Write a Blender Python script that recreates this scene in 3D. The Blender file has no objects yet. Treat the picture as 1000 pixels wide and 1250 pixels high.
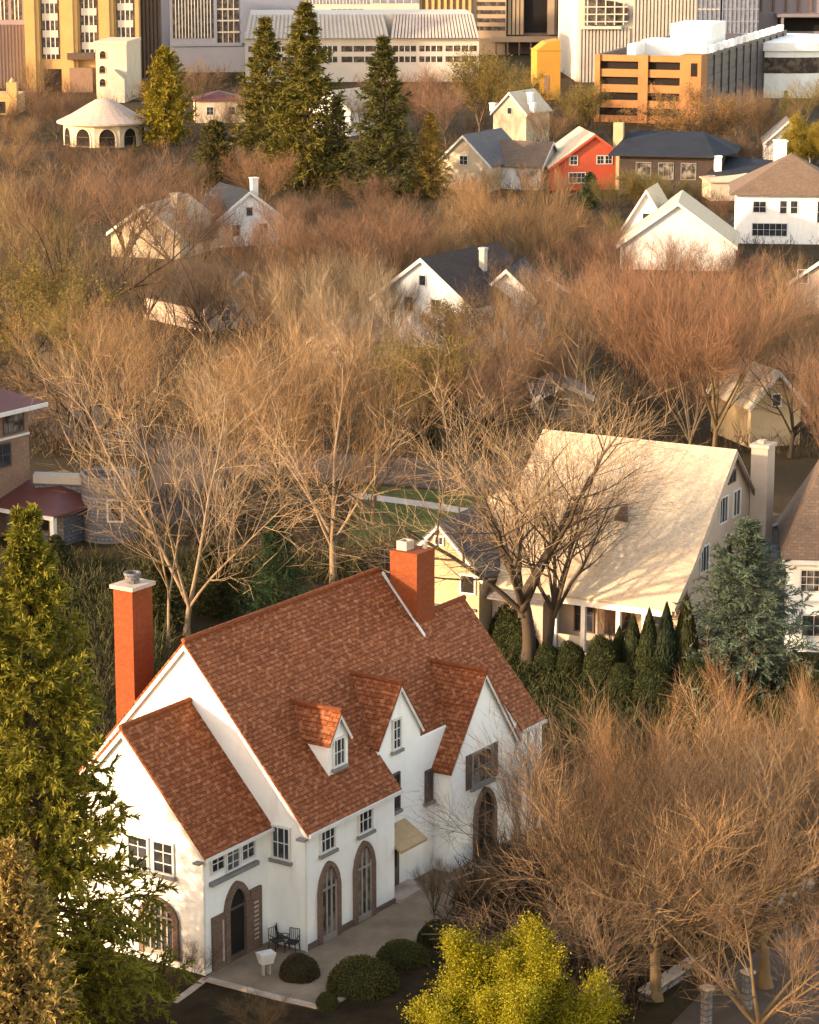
import bpy, bmesh, math, random
import numpy as np
from mathutils import Vector, Matrix
R = math.radians
rng = np.random.default_rng(7)
random.seed(7)
sc = bpy.context.scene
col = sc.collection

# ------------------------------------------------------------------ camera
CAM_H, F_PX, Y_HOR = 44.0, 3300.0, -150.0
PITCH = math.atan((625 - Y_HOR) / F_PX)
cd = bpy.data.cameras.new('camera'); cam = bpy.data.objects.new('camera', cd); col.objects.link(cam)
cam.location = (0, 0, CAM_H); cam.rotation_euler = (math.pi / 2 - PITCH, 0, 0)
cd.sensor_fit = 'VERTICAL'; cd.sensor_height = 24; cd.lens = 24 * F_PX / 1250
cd.clip_start = 1; cd.clip_end = 6000
sc.camera = cam

def at(x, y, z=0.0):
    """ground point (height z) seen at survey position x, y of the photograph"""
    d = Vector(((x - 500) / F_PX, math.cos(PITCH) + (625 - y) / F_PX * math.sin(PITCH),
                -math.sin(PITCH) + (625 - y) / F_PX * math.cos(PITCH)))
    return Vector((0, 0, CAM_H)) + d * ((z - CAM_H) / d.z)
def px_per_m(p):
    return F_PX / (p.y * math.cos(PITCH) - (p.z - CAM_H) * math.sin(PITCH))
def height_for(p, ytop):
    """metres from ground point p up to image height ytop"""
    t = math.tan(PITCH + math.atan((ytop - 625) / F_PX))
    return CAM_H - t * p.y

# ------------------------------------------------------------------ light
SUN = Vector((-1.08, -0.50, 0.0)).normalized() + Vector((0, 0, math.tan(R(13.0))))
SUN.normalize()
sl = bpy.data.lights.new('sun', 'SUN'); so = bpy.data.objects.new('sun', sl); col.objects.link(so)
sl.energy = 2.0; sl.angle = R(1.5); sl.color = (1.0, 0.75, 0.48)
so.rotation_euler = SUN.to_track_quat('Z', 'Y').to_euler(); so.location = (-60, -20, 60)
w = bpy.data.worlds.new('World'); sc.world = w; w.use_nodes = True
nt = w.node_tree
sky = nt.nodes.new('ShaderNodeTexSky'); sky.sky_type = 'NISHITA'; sky.sun_disc = False
sky.sun_elevation = math.asin(SUN.z); sky.sun_rotation = math.atan2(SUN.x, SUN.y)
sky.air_density = 1.0; sky.dust_density = 0.8; sky.ozone_density = 0.2
bg = nt.nodes['Background']; bg.inputs[1].default_value = 0.15
wm = nt.nodes.new('ShaderNodeMix'); wm.data_type = 'RGBA'; wm.blend_type = 'MULTIPLY'; wm.inputs[0].default_value = 1; wm.inputs[7].default_value = (1.21, 0.97, 0.82, 1)
nt.links.new(sky.outputs[0], wm.inputs[6]); nt.links.new(wm.outputs[2], bg.inputs[0])   # the photograph's warm white balance
sc.view_settings.view_transform = 'Standard'; sc.view_settings.look = 'None'
sc.view_settings.exposure = 2.35; sc.view_settings.gamma = 1.0
sc.cycles.max_bounces = 4; sc.cycles.diffuse_bounces = 2; sc.cycles.transparent_max_bounces = 4
sc.cycles.use_denoising = True

# ------------------------------------------------------------------ materials
def new_mat(name):
    m = bpy.data.materials.new(name); m.use_nodes = True
    n = m.node_tree; return m, n, n.nodes['Principled BSDF']
def N(n, t, **kw):
    x = n.nodes.new(t)
    for k, v in kw.items(): setattr(x, k, v)
    return x
def ramp(n, fac, stops):
    r = N(n, 'ShaderNodeValToRGB'); e = r.color_ramp.elements
    while len(e) < len(stops): e.new(0.5)
    for el, (p, c) in zip(e, stops): el.position = p; el.color = (*c, 1)
    n.links.new(fac, r.inputs[0]); return r.outputs[0]
def noise(n, vec, scale, detail=4, rough=0.6):
    t = N(n, 'ShaderNodeTexNoise'); t.inputs['Scale'].default_value = scale
    t.inputs['Detail'].default_value = detail; t.inputs['Roughness'].default_value = rough
    n.links.new(vec, t.inputs['Vector']); return t.outputs[0]
def mixc(n, fac, a, b, mode='MIX'):
    m = N(n, 'ShaderNodeMix', data_type='RGBA', blend_type=mode)
    for sock, v in ((m.inputs[0], fac), (m.inputs[6], a), (m.inputs[7], b)):
        if isinstance(v, (int, float)): sock.default_value = v
        elif isinstance(v, tuple): sock.default_value = (*v, 1)
        else: n.links.new(v, sock)
    return m.outputs[2]
def bump(n, bs, h, strength, dist):
    b = N(n, 'ShaderNodeBump'); b.inputs['Strength'].default_value = strength; b.inputs['Distance'].default_value = dist
    n.links.new(h, b.inputs['Height']); n.links.new(b.outputs[0], bs.inputs['Normal'])

def plain(name, c1, c2=None, scale=1.5, rough=0.8, bmp=0.0, metal=0.0, detail=5):
    """weathered flat colour: two close tones broken up by noise"""
    m, n, bs = new_mat(name)
    c2 = c2 or tuple(v * 0.8 for v in c1)
    tc = N(n, 'ShaderNodeTexCoord')
    f = noise(n, tc.outputs['Object'], scale, detail, 0.65)
    n.links.new(ramp(n, f, [(0.35, c2), (0.65, c1)]), bs.inputs['Base Color'])
    bs.inputs['Roughness'].default_value = rough; bs.inputs['Metallic'].default_value = metal
    if rough >= 0.85: bs.inputs['Specular IOR Level'].default_value = 0.12
    if bmp: bump(n, bs, noise(n, tc.outputs['Object'], scale * 8, 3), bmp, 0.02)
    return m

def bricks(name, c1, c2, mortar, bw, bh, msize=0.012, rough=0.85, bmp=0.4, dist=0.02, stain=None, offset=0.5, smooth=0.1, dash=None):
    m, n, bs = new_mat(name)
    uv = N(n, 'ShaderNodeUVMap'); 
    b = N(n, 'ShaderNodeTexBrick'); b.offset = offset
    wob = N(n, 'ShaderNodeVectorMath', operation='MULTIPLY_ADD')
    nz = N(n, 'ShaderNodeTexNoise'); nz.inputs['Scale'].default_value = 1.3
    n.links.new(uv.outputs[0], nz.inputs['Vector'])
    n.links.new(nz.outputs[1], wob.inputs[0]); wob.inputs[1].default_value = (0.05, bh * 0.35, 0); n.links.new(uv.outputs[0], wob.inputs[2])
    n.links.new(wob.outputs[0], b.inputs['Vector'])
    b.inputs['Color1'].default_value = (*c1, 1); b.inputs['Color2'].default_value = (*c2, 1); b.inputs['Mortar'].default_value = (*mortar, 1)
    b.inputs['Scale'].default_value = 1; b.inputs['Mortar Size'].default_value = msize; b.inputs['Mortar Smooth'].default_value = smooth
    b.inputs['Brick Width'].default_value = bw; b.inputs['Row Height'].default_value = bh
    c = b.outputs[0]
    f = noise(n, uv.outputs[0], 0.45, 6, 0.7)
    st = stain or tuple(v * 0.55 for v in c1)
    fr = N(n, 'ShaderNodeMapRange'); n.links.new(f, fr.inputs[0]); fr.inputs[1].default_value = 0.45; fr.inputs[2].default_value = 0.75; fr.inputs[4].default_value = 0.6
    c = mixc(n, fr.outputs[0], c, st)
    if dash:   # paler dashes, here and there along the courses
        mp = N(n, 'ShaderNodeMapping'); mp.inputs['Scale'].default_value = (3.4, 0.95 / bh, 1); n.links.new(wob.outputs[0], mp.inputs[0])
        fd = N(n, 'ShaderNodeMapRange'); n.links.new(noise(n, mp.outputs[0], 1.0, 1, 0.4), fd.inputs[0]); fd.inputs[1].default_value = 0.52; fd.inputs[2].default_value = 0.74; fd.inputs[4].default_value = 0.6
        c = mixc(n, fd.outputs[0], c, dash)
    f2 = noise(n, uv.outputs[0], 5.0, 3, 0.7)
    c = mixc(n, 0.35, c, ramp(n, f2, [(0.3, (0.25, 0.25, 0.25)), (0.7, (0.8, 0.8, 0.8))]), 'OVERLAY')
    n.links.new(c, bs.inputs['Base Color']); bs.inputs['Roughness'].default_value = rough; bs.inputs['Specular IOR Level'].default_value = 0.15
    inv = N(n, 'ShaderNodeMath', operation='SUBTRACT'); inv.inputs[0].default_value = 1; n.links.new(b.outputs[1], inv.inputs[1])
    bump(n, bs, inv.outputs[0], bmp, dist)
    return m

def glass(name, c=(0.02, 0.022, 0.028), rough=0.12, c2=None):
    m, n, bs = new_mat(name)
    tc = N(n, 'ShaderNodeTexCoord')
    f = noise(n, tc.outputs['Object'], 0.9, 2)
    n.links.new(ramp(n, f, [(0.45, c), (0.62, c2 or tuple(v * 2.2 for v in c))]), bs.inputs['Base Color'])
    bs.inputs['Roughness'].default_value = rough; bs.inputs['Specular IOR Level'].default_value = 0.6
    return m

def plant(name, vary=0.5, scale=1.2, trans=0.0, rough=0.8):
    """plant tissue: hue from the object's own colour, clumps from noise, every leaf or twig a little different"""
    m, n, bs = new_mat(name)
    oi = N(n, 'ShaderNodeObjectInfo'); tc = N(n, 'ShaderNodeTexCoord'); g = N(n, 'ShaderNodeNewGeometry')
    f = noise(n, tc.outputs['Object'], scale, 3)
    k = N(n, 'ShaderNodeMath', operation='ADD'); n.links.new(f, k.inputs[0]); n.links.new(g.outputs['Random Per Island'], k.inputs[1])
    lo, hi = 1 - vary, 1 + vary
    v = ramp(n, k.outputs[0], [(0.25, (lo * 0.5,) * 3), (1.0, (hi * 0.5,) * 3)])
    mr = N(n, 'ShaderNodeMapRange'); n.links.new(k.outputs[0], mr.inputs[0]); mr.inputs[1].default_value = 0.3; mr.inputs[2].default_value = 1.2
    mr.inputs[3].default_value = lo; mr.inputs[4].default_value = hi
    vm = N(n, 'ShaderNodeVectorMath', operation='SCALE'); n.links.new(oi.outputs['Color'], vm.inputs[0]); n.links.new(mr.outputs[0], vm.inputs['Scale'])
    n.links.new(vm.outputs[0], bs.inputs['Base Color']); bs.inputs['Roughness'].default_value = rough
    bs.inputs['Specular IOR Level'].default_value = 0.15
    if trans:
        tr = N(n, 'ShaderNodeBsdfTranslucent'); n.links.new(vm.outputs[0], tr.inputs[0])
        mx = N(n, 'ShaderNodeMixShader'); mx.inputs[0].default_value = trans
        n.links.new(bs.outputs[0], mx.inputs[1]); n.links.new(tr.outputs[0], mx.inputs[2])
        n.links.new(mx.outputs[0], n.nodes['Material Output'].inputs[0])
    return m

M = {}
def stucco(name, c1, c2, dirt):
    m, n, bs = new_mat(name); tc = N(n, 'ShaderNodeTexCoord')
    mp = N(n, 'ShaderNodeMapping'); mp.inputs['Scale'].default_value = (2.2, 2.2, 0.22); n.links.new(tc.outputs['Object'], mp.inputs[0])
    f = noise(n, tc.outputs['Object'], 0.5, 6, 0.7); s = noise(n, mp.outputs[0], 1.0, 5, 0.65)
    c = ramp(n, f, [(0.35, c2), (0.62, c1)])
    r = N(n, 'ShaderNodeMapRange'); n.links.new(s, r.inputs[0]); r.inputs[1].default_value = 0.56; r.inputs[2].default_value = 0.80; r.inputs[4].default_value = 0.55
    n.links.new(mixc(n, r.outputs[0], c, dirt), bs.inputs['Base Color']); bs.inputs['Roughness'].default_value = 0.88
    bump(n, bs, noise(n, tc.outputs['Object'], 9.0, 4, 0.7), 0.35, 0.02); return m
M['white'] = stucco('white_stucco', (0.80, 0.78, 0.735), (0.73, 0.705, 0.655), (0.50, 0.46, 0.40))
M['cream'] = plain('cream_paint', (0.52, 0.42, 0.29), (0.45, 0.36, 0.245), 0.4, 0.8)
M['trim'] = plain('trim_paint', (0.62, 0.59, 0.54), (0.52, 0.49, 0.45), 2, 0.6)
M['greytrim'] = plain('grey_trim', (0.20, 0.19, 0.18), (0.15, 0.14, 0.13), 2, 0.7)
M['tile'] = bricks('clay_tile', (0.245, 0.077, 0.027), (0.155, 0.044, 0.0145), (0.085, 0.024, 0.008), 0.34, 0.20, 0.020, 0.8, 0.8, 0.05, (0.12, 0.032, 0.009), smooth=0.9, dash=(0.42, 0.185, 0.095))
M['tile2'] = bricks('ridge_tile', (0.21, 0.058, 0.016), (0.155, 0.04, 0.011), (0.08, 0.03, 0.02), 0.40, 0.6, 0.02, 0.8, 0.5, 0.03)
M['brick'] = bricks('red_brick', (0.195, 0.045, 0.0135), (0.160, 0.036, 0.011), (0.165, 0.052, 0.020), 0.22, 0.075, 0.010, 0.85, 0.3, 0.01, (0.13, 0.028, 0.009))
M['stonebrick'] = bricks('door_surround_brick', (0.20, 0.132, 0.095), (0.145, 0.092, 0.066), (0.095, 0.068, 0.052), 0.24, 0.09, 0.012, 0.9, 0.5, 0.015)
M['brownbrick'] = bricks('brown_brick', (0.24, 0.135, 0.085), (0.18, 0.097, 0.062), (0.27, 0.19, 0.14), 0.24, 0.08, 0.012, 0.9, 0.4, 0.012)
M['stone'] = bricks('grey_stone', (0.155, 0.148, 0.155), (0.10, 0.096, 0.102), (0.07, 0.066, 0.068), 0.45, 0.25, 0.03, 0.9, 0.6, 0.03)
M['cap'] = plain('chimney_cap_stone', (0.46, 0.36, 0.29), (0.32, 0.25, 0.2), 3, 0.85)
M['muntin'] = plain('dull_door_paint', (0.30, 0.25, 0.21), (0.22, 0.185, 0.155), 2, 0.7)
M['glass'] = glass('window_glass')
M['shade'] = glass('curtained_glass', (0.03, 0.028, 0.027), 0.2, (0.20, 0.17, 0.14))
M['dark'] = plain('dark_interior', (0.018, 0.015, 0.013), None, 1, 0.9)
M['wood'] = plain('dark_timber', (0.10, 0.062, 0.042), (0.06, 0.04, 0.03), 3, 0.8)
M['hood'] = plain('hood_canvas', (0.40, 0.28, 0.16), (0.33, 0.23, 0.13), 2, 0.85)
M['tanroof'] = bricks('tan_shingle', (0.52, 0.43, 0.305), (0.45, 0.365, 0.26), (0.39, 0.305, 0.215), 0.3, 0.16, 0.012, 0.9, 0.25, 0.012, (0.40, 0.31, 0.21))
M['slate'] = bricks('slate_shingle', (0.125, 0.117, 0.121), (0.088, 0.084, 0.09), (0.06, 0.056, 0.056), 0.4, 0.2, 0.02, 0.85, 0.4, 0.015, (0.13, 0.11, 0.10))
M['brownroof'] = bricks('brown_shingle', (0.165, 0.115, 0.082), (0.13, 0.09, 0.064), (0.10, 0.07, 0.05), 0.4, 0.2, 0.015, 0.9, 0.3, 0.015)
M['darkroof'] = bricks('dark_shingle', (0.055, 0.040, 0.034), (0.040, 0.030, 0.026), (0.04, 0.03, 0.03), 0.5, 0.25, 0.02, 0.9, 0.3, 0.015)
M['redroof'] = plain('dark_red_metal_roof', (0.11, 0.026, 0.018), (0.085, 0.02, 0.014), 0.6, 0.6)
M['metalroof'] = plain('blue_grey_metal_roof', (0.026, 0.030, 0.040), (0.019, 0.022, 0.029), 0.3, 0.9)
M['tanwall'] = plain('tan_stucco', (0.44, 0.345, 0.275), (0.38, 0.30, 0.235), 0.5, 0.9, 0.2)
M['yellowwall'] = plain('cream_yellow_stucco', (0.42, 0.32, 0.19), (0.36, 0.27, 0.16), 0.5, 0.9)
M['redwall'] = plain('red_siding', (0.40, 0.065, 0.022), (0.34, 0.052, 0.019), 0.4, 0.8)
M['asphalt'] = plain('asphalt', (0.098, 0.070, 0.052), (0.072, 0.052, 0.039), 0.35, 0.9, 0.2)
M['paving'] = plain('terrace_paving', (0.28, 0.205, 0.135), (0.19, 0.135, 0.088), 0.6, 0.9, 0.2)
M['kerb'] = plain('pale_kerb_stone', (0.45, 0.36, 0.28), (0.30, 0.23, 0.18), 1.2, 0.9, 0.3)
M['concrete'] = plain('concrete', (0.42, 0.36, 0.30), (0.35, 0.30, 0.25), 0.4, 0.9)
M['black'] = plain('black_iron', (0.012, 0.011, 0.011), None, 4, 0.5)
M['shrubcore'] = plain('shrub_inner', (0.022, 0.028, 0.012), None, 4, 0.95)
M['bark'] = plant('bark', 0.3, 2.0)
M['twig'] = plant('twigs', 0.62, 0.35, 0.0, 0.9)
M['needle'] = plant('needles', 0.55, 0.8, 0.2)
M['leaf'] = plant('leaves', 0.5, 1.0, 0.35, 0.6)

# ------------------------------------------------------------------ mesh builder
SPLIT = {'louvre', 'barge_board', 'gutter', 'eave_bracket', 'shutter', 'pilaster', 'side_panel', 'porch_parapet', 'spandrel', 'plinth', 'roof_screen', 'garage_roof', 'rear_wing_roof', 'fin', 'side_deck', 'transom', 'floor_band', 'post'}
class MB:
    def __init__(s): s.v = []; s.f = []
    def poly(s, pts):
        k = len(s.v); s.v += [tuple(p) for p in pts]; s.f.append(tuple(range(k, k + len(pts)))); return s
    def slab(s, pts, vec):
        """solid from polygon pts pushed along vec"""
        k = len(s.v); n = len(pts); vec = Vector(vec)
        s.v += [tuple(p) for p in pts] + [tuple(Vector(p) + vec) for p in pts]
        s.f.append(tuple(range(k, k + n))[::-1]); s.f.append(tuple(range(k + n, k + 2 * n)))
        for i in range(n):
            j = (i + 1) % n; s.f.append((k + i, k + j, k + n + j, k + n + i))
        return s
    def box(s, x0, x1, y0, y1, z0, z1):
        return s.slab([(x0, y0, z0), (x1, y0, z0), (x1, y1, z0), (x0, y1, z0)], (0, 0, z1 - z0))
    def ring(s, outer, inner, vec):
        n = len(outer)
        for i in range(n - 1):
            s.slab([outer[i], outer[i + 1], inner[i + 1], inner[i]], vec)
        return s
    def lathe(s, prof, c=(0, 0, 0), n=16, a0=0, a1=2 * math.pi):
        k = len(s.v); m = len(prof); full = abs(a1 - a0 - 2 * math.pi) < 1e-6; nn = n if full else n + 1
        for i in range(nn):
            a = a0 + (a1 - a0) * i / n
            for r, z in prof: s.v.append((c[0] + r * math.cos(a), c[1] + r * math.sin(a), c[2] + z))
        for i in range(n):
            j = (i + 1) % nn
            for q in range(m - 1): s.f.append((k + i * m + q, k + j * m + q, k + j * m + q + 1, k + i * m + q + 1))
        return s
    def tube(s, pts, r, n=6):
        pts = [Vector(p) for p in pts]; rs = r if isinstance(r, (list, tuple)) else [r] * len(pts)
        k = len(s.v)
        for i, p in enumerate(pts):
            t = (pts[min(i + 1, len(pts) - 1)] - pts[max(i - 1, 0)]).normalized()
            u = t.cross(Vector((0.13, 0.31, 0.94))).normalized(); w_ = t.cross(u)
            for q in range(n):
                a = 2 * math.pi * q / n; s.v.append(tuple(p + u * math.cos(a) * rs[i] + w_ * math.sin(a) * rs[i]))
        for i in range(len(pts) - 1):
            for q in range(n):
                s.f.append((k + i * n + q, k + i * n + (q + 1) % n, k + (i + 1) * n + (q + 1) % n, k + (i + 1) * n + q))
        s.f.append(tuple(k + q for q in range(n))[::-1]); s.f.append(tuple(k + (len(pts) - 1) * n + q for q in range(n)))
        return s
    def build(s, name, mat, parent=None, smooth=False):
        if name in SPLIT and len(s.f) > 6:
            r = list(range(len(s.v)))
            def find(i):
                while r[i] != i: r[i] = r[r[i]]; i = r[i]
                return i
            for f in s.f:
                for q in f[1:]: r[find(q)] = find(f[0])
            groups = {}
            for f in s.f: groups.setdefault(find(f[0]), []).append(f)
            if len(groups) > 1:
                for fs in groups.values():
                    b = MB(); ids = sorted({q for f in fs for q in f}); m = {q: k for k, q in enumerate(ids)}
                    b.v = [s.v[q] for q in ids]; b.f = [tuple(m[q] for q in f) for f in fs]; o = b.build(name, mat, parent, smooth)
                return o
        me = bpy.data.meshes.new(name); me.from_pydata(s.v, [], s.f); me.update()
        bm = bmesh.new(); bm.from_mesh(me); bmesh.ops.recalc_face_normals(bm, faces=bm.faces)
        uvl = bm.loops.layers.uv.new('UVMap')
        for f in bm.faces:
            n = f.normal
            u = Vector((-n.y, n.x, 0)); u = u.normalized() if u.length > 0.05 else Vector((1, 0, 0))
            v = n.cross(u)
            for l in f.loops: l[uvl].uv = (l.vert.co.dot(u), l.vert.co.dot(v))
            f.smooth = smooth
        bm.to_mesh(me); bm.free()
        me.materials.append(M[mat] if isinstance(mat, str) else mat)
        o = bpy.data.objects.new(name, me); col.objects.link(o)
        if parent: o.parent = parent
        return o

def tag(o, label=None, cat=None, group=None, kind=None):
    for k, v in (('label', label), ('category', cat), ('group', group), ('kind', kind)):
        if v: o[k] = v
    return o
def thing(name, label, cat, loc=(0, 0, 0), rot=0, group=None):
    o = bpy.data.objects.new(name, None); col.objects.link(o)
    o.empty_display_size = 0.2; o.location = loc; o.rotation_euler = (0, 0, rot)
    return tag(o, label, cat, group)
def copy_tree(o, parent=None):
    c = o.copy(); col.objects.link(c)
    if parent: c.parent = parent
    for ch in list(o.children): copy_tree(ch, c)
    return c

class Plane:
    """a wall face: origin, horizontal direction, outward normal (house coordinates)"""
    def __init__(s, O, Rt, Nn): s.O, s.R, s.N = Vector(O), Vector(Rt), Vector(Nn)
    def p(s, r, z, d=0.0): return s.O + s.R * r + s.N * d + Vector((0, 0, z))
    def bar(s, mb, r0, r1, z0, z1, d0, d1):
        mb.slab([s.p(r0, z0, d0), s.p(r1, z0, d0), s.p(r1, z1, d0), s.p(r0, z1, d0)], s.N * (d1 - d0))

def window(pl, r0, r1, z0, z1, parent, nx=2, nz=2, fm='trim', gm='glass', sill='greytrim', fw=0.09, name='window', mun=0.035):
    f = MB()
    pl.bar(f, r0, r0 + fw, z0, z1, 0, 0.09); pl.bar(f, r1 - fw, r1, z0, z1, 0, 0.09)
    pl.bar(f, r0 + fw, r1 - fw, z0, z0 + fw, 0, 0.085); pl.bar(f, r0 + fw, r1 - fw, z1 - fw, z1, 0, 0.085)
    for i in range(1, nx):
        x = r0 + (r1 - r0) * i / nx; pl.bar(f, x - mun / 2, x + mun / 2, z0 + fw, z1 - fw, 0.01, 0.06)
    for i in range(1, nz):
        z = z0 + (z1 - z0) * i / nz; pl.bar(f, r0 + fw, r1 - fw, z - mun / 2, z + mun / 2, 0.012, 0.057)
    wf = f.build(name, fm, parent)
    g = MB(); pl.bar(g, r0 + fw * 0.6, r1 - fw * 0.6, z0 + fw * 0.6, z1 - fw * 0.6, 0.002, 0.03); g.build('pane', gm, wf)
    if sill:
        g = MB(); pl.bar(g, r0 - 0.08, r1 + 0.08, z0 - 0.15, z0 - 0.005, 0.0, 0.17); g.build('sill', sill, wf)
    return wf

def arch(rc, hw, z0, zs, rise, n=14, pw=1.5):
    pts = [(rc - hw, z0)]
    for i in range(n + 1):
        x = -1 + 2 * i / n; pts.append((rc + hw * x, zs + rise * max(0, 1 - abs(x) ** pw) ** (1 / 1.7)))
    pts.append((rc + hw, z0)); return pts

def arched_opening(pl, rc, hw, z0, zs, rise, band, parent, name='door', sm='stonebrick', gm='shade', nbars=3, bm_='muntin', pw=1.6):
    o = arch(rc, hw, z0, zs, rise, pw=pw); i_ = arch(rc, hw - band, z0, zs, rise - band, pw=pw)
    su = MB().ring([pl.p(r, z, 0) for r, z in o], [pl.p(r, z, 0) for r, z in i_], pl.N * 0.14)
    s_ = su.build(name, sm, parent)
    g = MB().slab([pl.p(r, z, 0.002) for r, z in i_], pl.N * 0.03); g.build('pane', gm, s_)
    b = MB(); hw2 = hw - band
    for k in range(nbars + 1):
        x = -hw2 + 0.04 + (2 * hw2 - 0.08) * k / nbars
        zt = zs + (rise - band) * max(0, 1 - abs(x / hw2) ** pw) ** (1 / 1.7) - 0.05
        pl.bar(b, rc + x - 0.04, rc + x + 0.04, z0 + 0.02, zt, 0.032, 0.08)
    pl.bar(b, rc - hw2, rc + hw2, z0 + 0.003, z0 + 0.28, 0.032, 0.085); pl.bar(b, rc - hw2, rc + hw2, zs - 0.04, zs + 0.05, 0.032, 0.075)
    b.build('mullion', bm_, s_)
    return s_
# ------------------------------------------------------------------ ground, roads, terrace
def ground_material():
    m, n, bs = new_mat('ground')
    tc = N(n, 'ShaderNodeTexCoord')
    f1 = noise(n, tc.outputs['Object'], 0.045, 5, 0.6); f2 = noise(n, tc.outputs['Object'], 1.8, 6, 0.75)
    a = ramp(n, f1, [(0.36, (0.022, 0.021, 0.006)), (0.5, (0.040, 0.026, 0.011)), (0.66, (0.058, 0.036, 0.016))])
    b = ramp(n, f2, [(0.3, (0.015, 0.011, 0.004)), (0.55, (0.042, 0.028, 0.012)), (0.75, (0.076, 0.05, 0.024))])
    n.links.new(mixc(n, 0.5, a, b), bs.inputs['Base Color']); bs.inputs['Roughness'].default_value = 0.95; bs.inputs['Specular IOR Level'].default_value = 0.1
    bump(n, bs, f2, 0.6, 0.08); return m
M['ground'] = ground_material()
M['lawn'] = plain('short_grass', (0.070, 0.082, 0.016), (0.042, 0.052, 0.011), 1.2, 0.95, 0.4)
M['darklawn'] = plain('leaf_strewn_grass', (0.034, 0.021, 0.007), (0.012, 0.008, 0.003), 0.9, 0.95, 0.5)
g = MB().poly([(-1500, -200, 0), (1500, -200, 0), (1500, 3500, 0), (-1500, 3500, 0)]).build('ground', 'ground'); tag(g, kind='structure')
def sheet(name, px, z, mat):
    o = MB().poly([at(x, y, z) for x, y in px]).build(name, mat); return tag(o, kind='structure')
def strip(name, px, half, z, mat, h=0):
    c = [at(x, y) for x, y in px]; L, Rr = [], []
    for i, p in enumerate(c):
        t = (c[min(i + 1, len(c) - 1)] - c[max(i - 1, 0)]).normalized(); q = Vector((-t.y, t.x, 0)) * half
        L.append((p.x + q.x, p.y + q.y, z)); Rr.append((p.x - q.x, p.y - q.y, z))
    b = MB()
    for i in range(len(c) - 1):
        quad = [L[i], L[i + 1], Rr[i + 1], Rr[i]]
        if h: b.slab(quad, (0, 0, h))
        else: b.poly(quad)
    return tag(b.build(name, mat), kind='structure')
sheet('terrace', [(246, 1196), (330, 1217), (395, 1232), (470, 1190), (560, 1126), (640, 1060), (600, 1020), (380, 1100)], 0.02, 'paving')
strip('kerb', [(254, 1197), (330, 1217), (395, 1232), (432, 1212)], 0.16, 0.0, 'kerb', 0.10)
strip('path', [(252, 1194), (233, 1209), (212, 1224)], 0.18, 0.012, 'kerb')
sheet('lawn', [(395, 1236), (470, 1193), (560, 1130), (640, 1160), (600, 1300), (300, 1300), (330, 1222)], 0.010, 'darklawn')
sheet('lawn', [(120, 1180), (246, 1198), (330, 1219), (300, 1300), (60, 1300)], 0.008, 'darklawn')
sheet('driveway', [(790, 1280), (872, 1196), (1030, 1088), (1080, 1100), (1060, 1290)], 0.02, 'asphalt')
road = strip('road', [(-120, 470), (20, 492), (150, 532), (300, 563), (480, 574), (640, 590), (760, 606), (900, 640)], 4.6, 0.016, 'asphalt')
sheet('driveway', [(28, 424), (96, 424), (120, 500), (28, 500)], 0.020, 'asphalt')
sheet('driveway', [(186, 545), (260, 555), (290, 640), (180, 640)], 0.012, 'asphalt')
sheet('lawn', [(440, 592), (620, 606), (600, 668), (420, 668)], 0.008, 'lawn')
strip('pavement', [(430, 604), (520, 616), (640, 636)], 0.8, 0.02, 'concrete')
for p0, p1, lab in (((786, 1222), (855, 1177), 'low pale stone wall beside the driveway, the stretch nearest the yellow-green tree'),
                    ((938, 1117), (990, 1084), 'short pale stone wall stretch at the far upper end of the driveway edge')):
    a_, b_ = at(*p0), at(*p1); t = (b_ - a_).normalized(); q = Vector((-t.y, t.x, 0)) * 0.22
    mb = MB().slab([a_ + q, b_ + q, b_ - q, a_ - q], (0, 0, 0.7))
    wl = thing('stone_wall', lab, 'wall', a_, 0, 'low walls along the driveway')
    for o, (nm, mt, z0, z1, s_) in zip(range(2), (('wall', 'stone', 0, 0.34, 1), ('coping', 'kerb', 0.341, 0.46, 1.25))):
        L = (b_ - a_)
        MB().slab([Vector((0, 0, z0)) + q * s_, L + q * s_ + Vector((0, 0, z0)), L - q * s_ + Vector((0, 0, z0)), Vector((0, 0, z0)) - q * s_], (0, 0, z1 - z0)).build(nm, mt, wl)
for (x, y), lab in (((912, 1232), 'weathered square gate post right of the big bare trunk, far one of two'), ((862, 1252), 'weathered square gate post at the bottom edge, near one of two')):
    t = thing('gate_post', lab, 'post', at(x, y), R(33), 'gate posts by the driveway')
    MB().box(-.16, .16, -.16, .16, 0, 1.55).build('post', 'stone', t); MB().box(-.22, .22, -.22, .22, 1.552, 1.66).build('cap', 'kerb', t)

# ------------------------------------------------------------------ the white house
H_ROT = R(90 - 33.7)
house = thing('white_house', 'large white stucco house with steep red clay tile roof and dormers', 'house', at(373.8, 1161.7), H_ROT)
EV, SL = 5.55, 1.139
def prof(b0, b1, ev, rb, rz): return [(b0, 0), (b1, 0), (b1, ev), (rb, rz), (b0, ev)]
def prism_a(mb, pr, a0, a1): mb.slab([(a0, b, z) for b, z in pr], (a1 - a0, 0, 0))
wm = MB()
prism_a(wm, prof(0, 12.2, EV, 6.1, EV + 6.1 * SL), 0, 6.65)
prism_a(wm, [(0.87, 0), (12.19, 0), (12.19, EV), (6.1, EV + 6.09 * SL), (0.87, EV + 0.86 * SL)], 6.65, 14.3)
prism_a(wm, [(0.87, 0), (8.52, 0), (8.52, EV), (4.26, EV + 4.26 * SL), (0.87, EV + 0.86 * SL)], 14.3, 16.6)
prism_a(wm, prof(0, 8.52, EV, 4.26, EV + 4.26 * SL), 16.6, 18.7)
wm.build('wall', 'white', house)
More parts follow.
